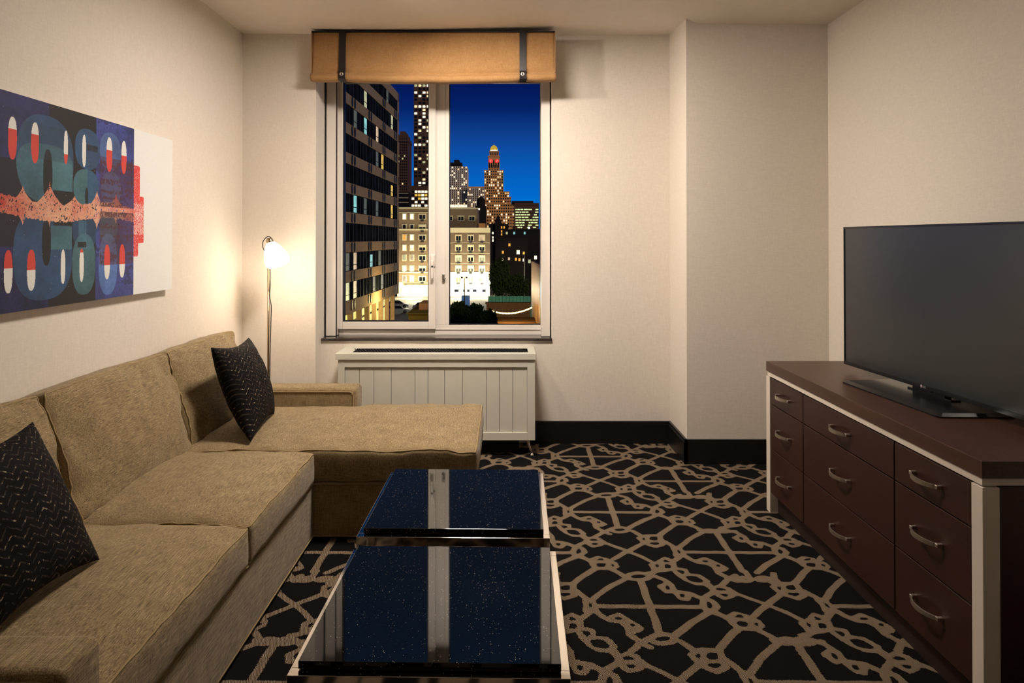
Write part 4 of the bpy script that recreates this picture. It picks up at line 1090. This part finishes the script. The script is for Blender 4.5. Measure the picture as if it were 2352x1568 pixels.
# office right
t = thing('office_block', 1182, 1238, 390, 'dark office block with rows of green-white lit windows right of the clock tower', 'building')
w = PX(1238, 390)-PX(1182, 390); zt = PZ(466, 390)-GZ
child_box('wall', t, (-w/2, w/2, 0, 20, 0, zt), E['darkbrown']); child_box('roof', t, (-w*0.62, w*0.28, 4, 18, zt, zt+1.3), E['dark'])
for k, py in enumerate((481, 487, 493, 499, 505, 511, 517, 522)):
    x = -w/2+0.4
    while x < w/2-0.6:
        ln = R.uniform(0.8, 2.4)
        if R.random() < 0.8: win(t, min(x+ln/2, w/2-ln/2-0.3), -0.1, PZ(py, 390)-GZ, ln*0.9, 0.62, E['green'])
        x += ln+0.15
# brick apartments
YBK = 165.0
bk = empty('brick_apartments', (PX(1022, YBK), YBK, GZ), 'tan brick apartment house with cream-framed windows in the middle of the view', 'building')
bxo = bk.location.x
def bw(px0, px1, py0, py1, y0, y1, mat, name): 
    return child_box(name, bk, (PX(px0, YBK)-bxo, PX(px1, YBK)-bxo, y0, y1, PZ(py1, YBK)-GZ if py1 < 690 else 0, PZ(py0, YBK)-GZ), E[mat])
bw(912, 1012, 476, 700, 0.5, 14, 'brick', 'wall'); bw(1012, 1125, 523, 700, 0, 14, 'brick2', 'wall'); bw(1020, 1096, 478, 523, 2, 14, 'brick', 'penthouse_wall')
bw(910, 1013, 476, 479, 0.2, 0.6, 'trim', 'cornice'); bw(912, 1013, 487, 488.5, 0.2, 0.6, 'trim', 'cornice'); bw(912, 1013, 525, 529, 0.2, 0.6, 'trim', 'cornice')
bw(1012, 1126, 523, 534, -0.3, 0.2, 'trim', 'cornice'); bw(1012, 1125, 624, 628, -0.2, 0.2, 'trim', 'cornice'); bw(912, 1013, 624, 627, 0.2, 0.6, 'trim', 'cornice')
bw(1020, 1098, 476, 479.5, 1.8, 2.4, 'trim', 'cornice')
for py in (557, 581, 605): bw(1012, 1125, py, py+0.8, -0.06, 0.1, 'trim', 'string_course')
def bwin(px, py, wpx, hpx, mat, y=0.0, double=False, acu=False, shade=0.0):
    xc, zc = PX(px, YBK)-bxo, PZ(py, YBK)-GZ; ww_, hh_ = wpx*YBK/F, hpx*YBK/F
    o = child_box('window', bk, (xc-ww_/2-0.14, xc+ww_/2+0.14, y-0.10, y+0.1, zc-hh_/2-0.12, zc+hh_/2+0.16), E['trim'])
    n = 2 if double else 1; pw = ww_/n
    for i in range(n):
        x0 = xc-ww_/2+i*pw
        if mat == 'blind': mm = 'darkglass'
        else: mm = mat
        q = child_box('pane', bk, (x0+0.06, x0+pw-0.06, y-0.14, y-0.08, zc-hh_/2, zc+hh_/2-hh_*shade), E[mm]); q.parent = o
        if shade: 
            q = child_box('blind', bk, (x0+0.06, x0+pw-0.06, y-0.15, y-0.08, zc+hh_/2-hh_*shade, zc+hh_/2), E['trim']); q.parent = o
    if acu:
        child_box('air_conditioner', bk, (xc-0.35, xc+0.35, y-0.4, y, zc-hh_/2-0.55, zc-hh_/2-0.15), M['black_soft'])
lm = {0: ['white', 'white'], 1: ['darkglass', 'darkglass'], 2: ['orange', 'white'], 3: ['white', 'white'], 4: ['pale', 'peach'], 5: ['white', 'white'], 6: ['peach', 'white']}
for r_i, py in enumerate((497, 522, 545, 569, 592, 617, 640)):
    for c_i, px in enumerate((928, 945.5)): bwin(px, py, 8, 12, lm[r_i][c_i], 0.5)
    bwin(969.5, py, 15, 11, 'darkglass', 0.5, True, True, 0.4 if r_i % 2 else 0.15)
    bwin(1000, py, 15, 11, 'darkglass', 0.5, True, False, 0.3)
rm = {0: ['darkglass', 'darkglass', 'peach'], 1: ['darkglass', 'darkglass', 'darkglass'], 2: ['pale', 'darkglass', 'pale'], 3: ['dimglass', 'dimglass', 'dimglass'], 4: ['orange', 'pale', 'pale'], }
for r_i, py in enumerate((546, 569, 593.5, 617, 641)):
    for c_i, px in enumerate((1053, 1081, 1107)): bwin(px, py, 12, 12.5, rm[r_i][c_i], 0.0 if r_i < 4 else -0.13, True, True, (0.15, 0.35, 0.3, 0.45, 0.2)[r_i])
    bwin(1026, py, 12, 12.5, 'darkglass', 0.0, True, True, 0.2)
for px in (1031, 1057.5, 1083): bwin(px, 500.5, 13, 10, 'darkglass', 2.0, True, False, 0.15)
for (px, wpx) in ((1049, 11), (1066, 6), (1076, 7), (1090, 10), (1112, 9)): bwin(px, 666, wpx, 8, 'darkglass', -0.13, False, False, 0.3)
for px in (930, 950, 972): bwin(px, 668, 16, 12, 'white', 0.34)
child_box('door_canopy', bk, (PX(935, YBK)-bxo, PX(990, YBK)-bxo, -1.5, 0.5, PZ(657, YBK)-GZ, PZ(653, YBK)-GZ), E['trim'])
bw(1012, 1125, 628, 695, -0.12, 0.1, 'trim', 'glare_base'); bw(912, 1013, 648, 695, 0.35, 0.55, 'trim', 'glare_base')  # lamp glare painted as cream bands over the lower wall
# rooftop blocks on the brick house
child_box('roof_tank', bk, (PX(1098, YBK)-bxo, PX(1113, YBK)-bxo, 3, 8, PZ(523, YBK)-GZ, PZ(512, YBK)-GZ), E['stone'])
t = empty('water_tank', (PX(1104, 230), 230, GZ), 'dark rooftop water tank and stair tower silhouetted above the brick house', 'water tank')
w_ = 10*230/F; zc = PZ(480, 230)-GZ
child_box('stair_tower', t, (-w_*1.2, w_*1.2, 0, 6, 0, PZ(472, 230)-GZ), E['dark']); lathe('tank', [(w_, 0), (w_, 2.0), (w_*0.2, 3.2), (0, 3.3)], E['dark'], t, 16, T((0, 3, PZ(472, 230)-GZ)))
win(t, -0.5, -0.1, PZ(463+3, 230)-GZ-2.0, 0.5, 0.6, E['white'])
# church and dark lower roofs
t = empty('church', (PX(1144, 260), 260, GZ), 'dark church with a pointed spire silhouetted before the clock tower', 'church')
child_box('nave', t, (PX(1122, 260)-t.location.x, PX(1168, 260)-t.location.x, 0, 14, 0, PZ(514, 260)-GZ), E['dark'])
zsp = PZ(514, 260)-GZ
child_box('bell_tower', t, (-1.1, 1.1, -1, 2, 0, zsp+1.2), E['dark'])
mesh_obj('spire', [(-1.1, -1, zsp+1.2), (1.1, -1, zsp+1.2), (1.1, 2, zsp+1.2), (-1.1, 2, zsp+1.2), (0, 0.5, PZ(492, 260)-GZ)], [(0, 1, 4), (1, 2, 4), (2, 3, 4), (3, 0, 4), (0, 3, 2, 1)], E['dark'], t)
for (px, py) in ((1152, 522), (1158, 522), (1152, 531), (1152, 538), (1125.5, 535), (1132, 535), (1140, 535), (1126, 543), (1132, 545), (1132, 552)):
    win(t, PX(px, 260)-t.location.x, -1.2 if False else -0.15, PZ(py, 260)-GZ, 0.5, 0.8, E['orange' if px > 1150 else 'white'])
DARKS = [(1160, 1246, 527, 215, 'wide dark row of houses with scattered lit windows under the office block'), (1138, 1212, 548, 190, 'dark house with orange windows behind the bare trees'), (1206, 1262, 586, 150, 'dark gabled house beside the finned building')]
wl = {0: [(1181, 535, 'cyan'), (1205, 535, 'cyan'), (1164, 535, 'pale')], 1: [(1170, 562, 'orange'), (1190, 579, 'white'), (1203, 581, 'yellow'), (1155, 579, 'orange'), (1169, 594, 'peach'), (1203, 597, 'white'), (1193, 596, 'orange'), (1185, 595, 'orange'), (1155, 596, 'peach')], 2: [(1230, 569 + 22, 'white'), (1216, 600, 'pale')]}
for k, (a, b_, top_, Yq, lab) in enumerate(DARKS):
    t = thing('row_house', a, b_, Yq, lab, 'house', 'dark houses in the middle distance'); w = PX(b_, Yq)-PX(a, Yq); zt = PZ(top_, Yq)-GZ
    child_box('wall', t, (-w/2, w/2, 0, 10, 0, zt), E['dark']); child_box('chimney', t, (-w*0.3, -w*0.24, 1, 2, zt, zt+0.9), E['dark']); child_box('parapet', t, (-w/2-0.1, w/2+0.1, -0.2, 0.4, zt-0.3, zt+0.15), E['dark'])
    for (px, py, c) in wl[k]:
        s_ = 1.5 if (px, py) == (1190, 579) else 1.0
        win(t, PX(px, Yq)-t.location.x, -0.1, PZ(py, Yq)-GZ, 0.55*s_, 0.75*s_, E[c])
win(t, PX(1230, 150)-t.location.x, -0.1, PZ(592, 150)-GZ, 0.5, 0.6, E['white'])
# finned building at right
fb = empty('finned_building', (2.36, 50, GZ), 'tall building faced with vertical metal fins at the right edge of the window', 'building')
ft = PZ(600.5, 62)-GZ
child_box('wall', fb, (0.35, 6, -14, 12, 0, ft+0.1), E['dark'])
for i in range(26): child_box('fin', fb, (-0.02, 0.36, 11.8-i*0.98, 11.98-i*0.98, 0, ft), E['fins'])
# hoarding, blue tarp, pole light
t = thing('site_hoarding', 1122, 1219, 120, 'green construction fence across the street', 'fence'); w = PX(1219, 120)-PX(1122, 120)
z1_ = PZ(680, 120)-GZ; z0_ = PZ(698, 120)-GZ
for i in range(12): child_box('panel', t, (-w/2+i*w/12+0.02, -w/2+(i+1)*w/12-0.02, 0, 0.1, 0.0, z1_), E['teal'])
for i in range(13): child_box('fence_post', t, (-w/2+i*w/12-0.05, -w/2+i*w/12+0.05, 0.1, 0.25, 0, z1_+0.1), M['black_soft'])
o = box('tarp_covered_crate', PX(1060, 125), PX(1078, 125), 125, 127, GZ, PZ(680, 125), E['bluebox'], None, 0.05); tag(o, 'bright blue covered crate at the foot of the brick house', 'crate')
sl = empty('street_light', (PX(1067, 118), 118, GZ), 'double-headed street light pole in front of the brick house', 'street light')
tube('pole', [(0, 0, 0), (0, 0, PZ(638, 118)-GZ)], 0.11, M['black_soft'], sl, 8, r_end=0.07)
tube('arm', [(-0.4, 0, PZ(637, 118)-GZ), (0.3, 0, PZ(637, 118)-GZ)], 0.05, M['black_soft'], sl, 6)
for dx in (-0.45, 0.35): child_box('lamp_head', sl, (dx-0.16, dx+0.16, -0.2, 0.2, PZ(638, 118)-GZ-0.06, PZ(636, 118)-GZ+0.06), M['black_soft'])
for (px, py, Yq, lab, rr) in ((1124, 650, 150, 'bright wall lamp on the right corner of the brick house', 0.28), (941, 657, 155, 'bright wall lamp over the entrance of the brick house', 0.26), (1215, 523, 205, 'white star-bright lamp on the roof of the dark houses', 0.30)):
    o = empty('street_lamp', P(px, py, Yq), lab, 'lamp'); lathe('lamp_globe', [(0.001, -rr)]+[(rr*math.cos(a), rr*math.sin(a)) for a in [(-PI/2+PI*i/10) for i in range(1, 10)]]+[(0.001, rr)], E['street'], o, 14)
    tube('lamp_bracket', [(0, 0.1, -rr), (0, 0.8, -rr-0.4)], 0.06, M['black_soft'], o, 6)
# string of bulbs over the garden
sb = empty('string_lights', P(1125, 712, 52), 'sagging string of warm bulbs over the garden', 'string lights')
pts = []
for i in range(31):
    u = i/30; px = 1124+100*u; py = 708+12*(1-(2*u-0.9)**2)*0.9-3*u; pts.append(P(px, py, 52))
o = tube('wire', pts, 0.012, M['black_soft'], None, 5); into(sb, o)
bulb = lathe('bulb', [(0.0, -0.08), (0.04, -0.055), (0.052, -0.015), (0.035, 0.025), (0.02, 0.05), (0, 0.05)], E['bulb'], None, 10)
bulb.parent = sb; bulb.location = pts[1]-sb.location+Vector((0, 0, -0.05))
for i in range(2, 30):
    if i in (4,): continue
    b_ = bulb.copy(); COL.objects.link(b_); b_.location = pts[i]-sb.location+Vector((0, 0, -0.05))
# shrubs
def shrub(name, px0, px1, pyt, pyb, Y, n, label, leaf=0.22, dens_=1.0, cat='shrub', group='garden shrubs'):
    x0, x1 = PX(px0, Y), PX(px1, Y); z1_, zb_ = PZ(pyt, Y), PZ(pyb, Y); t = empty(name, ((x0+x1)/2, Y, GZ), label, cat, group)
    cx_, rx, rz_ = 0, (x1-x0)/2, (z1_-zb_)/2; zc = (z1_+zb_)/2-GZ
    vs, fs = [], []; rr = random.Random(int(px0*7+py_seed(pyt)))
    for i in range(n):
        while True:
            a = Vector((rr.uniform(-1, 1), rr.uniform(-1, 1), rr.uniform(-1, 1)))
            if 0.2 < a.length < 1: break
        lump = 1+0.28*noise.noise(a*2.2+Vector((px0, 0, 0)))
        c = Vector((a.x*rx*lump, a.y*rx*0.5*lump, zc+a.z*rz_*lump))
        u = Vector((rr.gauss(0, 1), rr.gauss(0, 1), rr.gauss(0, 1))).normalized()*leaf*rr.uniform(0.5, 1.2); v = u.orthogonal().normalized()*leaf*0.45
        k = len(vs); vs += [c-u, c+v, c+u, c-v]; fs.append((k, k+1, k+2, k+3))
    o = mesh_obj('foliage', vs, fs, E['leaf'], t)
    for i in range(4):
        a = rr.uniform(-0.5, 0.5)*rx; tube('branch', [(a*0.3, 0, 0), (a*0.8, 0, zc*0.6), (a*1.4, 0, zc+rz_*0.5)], 0.09, E['dark'], t, 6, r_end=0.02)
    return t
def py_seed(v): return int(v)
shrub('leafy_shrub', 1028, 1080, 694, 752, 46, 2600, 'dense dark shrub at the lower left of the right pane', 0.16)
shrub('leafy_shrub', 1070, 1112, 698, 752, 44, 2000, 'dense dark shrub right of the larger one, before the bulbs', 0.15)
shrub('leafy_shrub', 1098, 1142, 712, 756, 42, 2000, 'low shrub under the left end of the string of bulbs', 0.14)
shrub('bare_tree', 1122, 1175, 590, 690, 140, 2400, 'dark tree crown beside the brick house above the green fence', 0.25, cat='tree', group='trees behind the fence')
shrub('bare_tree', 1160, 1216, 628, 690, 132, 2200, 'dark low tree crown behind the green fence near the finned building', 0.25, cat='tree', group='trees behind the fence')
# garden terrace surfaces near by
struct(box('terrace_outside', PX(1020, 50), PX(1260, 50), 40, 56, GZ, PZ(728, 56), facade_mat('brown_garden_ground', srgb(100, 74, 40), sc_=1.5)), 'brown garden terrace outside')
t = thing('brick_wall', 1120, 1215, 58, 'low brown garden wall behind the string of bulbs', 'wall'); w = PX(1218, 58)-PX(1118, 58)
child_box('wall', t, (-w/2, w/2, 0, 0.4, 0, PZ(698, 58)-GZ), E['brick2']); child_box('coping', t, (-w/2-0.1, w/2+0.1, -0.1, 0.5, PZ(698, 58)-GZ, PZ(697, 58)-GZ+0.1), E['brick2'])
# roof at the lower right of the left pane
t = thing('low_shed', 938, 1010, 70, 'low yellowish flat-roofed shed below the parked cars', 'shed'); w = PX(1010, 70)-PX(938, 70)
child_box('wall', t, (-w/2, w/2, 0, 8, 0, PZ(720, 70)-GZ), E['roof']); child_box('roof', t, (-w/2-0.1, w/2, -0.4, 8, PZ(720, 70)-GZ, PZ(718, 70)-GZ), E['roof'])
child_box('chimney_box', t, (-w*0.28, w*0.45, 3, 7, PZ(720, 70)-GZ, PZ(703, 70)-GZ), E['stone']); 
# cars
def car(px, py, Y, rz, label, sc_=1.0):
    c = empty('car', (PX(px, Y), Y, GZ), label, 'car', 'parked cars', rz)
    def sect(prof, y0, y1, mat, name, par):
        vs = [(x, y0, z) for x, z in prof]+[(x, y1, z) for x, z in prof]; n = len(prof)
        fs = [tuple(range(n))[::-1], tuple(range(n, 2*n))]+[(i, (i+1) % n, n+(i+1) % n, n+i) for i in range(n)]
        return mesh_obj(name, vs, fs, mat, par)
    sect([(-2.2, 0.3), (2.2, 0.3), (2.25, 0.7), (1.3, 0.88), (-2.1, 0.95), (-2.25, 0.6)], -0.85, 0.85, E['car'], 'body', c)
    sect([(-1.8, 0.93), (-1.3, 1.40), (0.3, 1.42), (1.1, 0.9)], -0.72, 0.72, E['darkglass'], 'cabin', c)
    sect([(-1.35, 1.40), (-1.3, 1.45), (0.3, 1.46), (0.35, 1.42)], -0.7, 0.7, E['car'], 'roof', c)
    for x in (-1.4, 1.4):
        for y in (-0.85, 0.7): lathe('wheel', [(0, 0), (0.32, 0), (0.34, 0.03), (0.34, 0.13), (0.32, 0.15), (0, 0.15)], M['black_soft'], c, 16, T((x, y+0.15, 0.34)) @ Matrix.Rotation(PI/2, 4, 'X'))
    return c
car(913, 700, 138, 0.1, 'grey car parked at the back of the pair by the apartment block')
car(912, 708, 128, 0.2, 'grey car parked in front of the other, by the apartment block')
car(976, 700, 134, -0.1, 'grey car parked alone left of the window mullion')

# ------------------------------------------------------------------ light
w = bpy.data.worlds.new('dusk_sky'); bpy.context.scene.world = w; w.use_nodes = True; nt = w.node_tree
bg = nt.nodes['Background']; tc = N(nt, 'ShaderNodeTexCoord'); sp_ = N(nt, 'ShaderNodeSeparateXYZ'); L(nt, tc.outputs['Generated'], sp_.inputs[0])
c = ramp(nt, sp_.outputs[2], [(0.0, srgb(0, 122, 226)), (0.05, srgb(0, 112, 214)), (0.10, srgb(6, 92, 186)), (0.145, srgb(16, 66, 148)), (0.185, srgb(4, 34, 104)), (0.22, srgb(3, 22, 84)), (0.30, srgb(8, 40, 78)), (0.42, srgb(8, 40, 72)), (0.55, srgb(10, 60, 100)), (1.0, srgb(10, 30, 60))])
L(nt, c, bg.inputs[0]); bg.inputs[1].default_value = 1.0
def light(kind, name, loc, energy, col, size=0.1, target=None, spot=None, blend=0.3, shape=None, spread=None):
    l = bpy.data.lights.new(name, kind); l.energy = energy; l.color = col
    if kind == 'AREA':
        l.size = size
        if shape: l.shape = 'RECTANGLE'; l.size_y = shape
        if spread: l.spread = spread
    elif kind in ('POINT', 'SPOT'): l.shadow_soft_size = size
    if kind == 'SPOT': l.spot_size = spot; l.spot_blend = blend
    o = bpy.data.objects.new(name, l); COL.objects.link(o); o.location = loc
    if target is not None:
        d = Vector(target)-Vector(loc); o.rotation_euler = d.to_track_quat('-Z', 'Y').to_euler()
    return o
# room lamps on the ceiling above the picture, and an added fill behind it
WARM = (1.0, 0.80, 0.58); NEUT = (1.0, 0.88, 0.76)
light('AREA', 'ceiling_light_middle', (-0.18, 3.40, 2.67), 68, NEUT, 0.40, (-0.14, 3.5, 0))
light('SPOT', 'ceiling_spot_window', (-1.0, 3.45, 2.64), 44, NEUT, 0.03, (0.9, 4.6, 1.1), math.radians(100), 0.7)
light('AREA', 'camera_side_fill', (1.25, -0.4, 2.66), 3, NEUT, 0.6, (0.6, 2.0, 0))  # unseen weak fill added from the camera side
light('POINT', 'floor_lamp_bulb', tuple(P(652, 640, 4.24)), 5.5, WARM, 0.06)
# outdoor: city glow, street lamps and an added fill over the road
l = light('SUN', 'city_glow', (20, -20, 60), 1.25, (1.0, 0.80, 0.58), target=(0, 40, 20)); l.data.angle = 0.3
l.rotation_euler = Vector((-0.60, 0.74, -0.30)).to_track_quat('-Z', 'Y').to_euler()
light('POINT', 'street_lamp_corner', tuple(P(1122, 652, 160.5)), 6500, (1.0, 0.93, 0.75), 0.5)
light('POINT', 'street_lamp_entrance', tuple(P(945, 665, 160.5)), 6500, (1.0, 0.9, 0.65), 0.5)
light('POINT', 'street_lamp_middle', tuple(P(1060, 665, 160)), 6500, (1.0, 0.9, 0.7), 0.5)
light('POINT', 'street_lamp_block', tuple(P(905, 700, 92)), 2500, (1.0, 0.78, 0.3), 0.5)
light('POINT', 'garden_glow', tuple(P(1172, 712, 51)), 900, (1.0, 0.6, 0.25), 0.5)
light('POINT', 'road_fill', tuple(P(985, 668, 150)), 9000, (1.0, 0.93, 0.75), 0.5)  # unseen light added to whiten the street
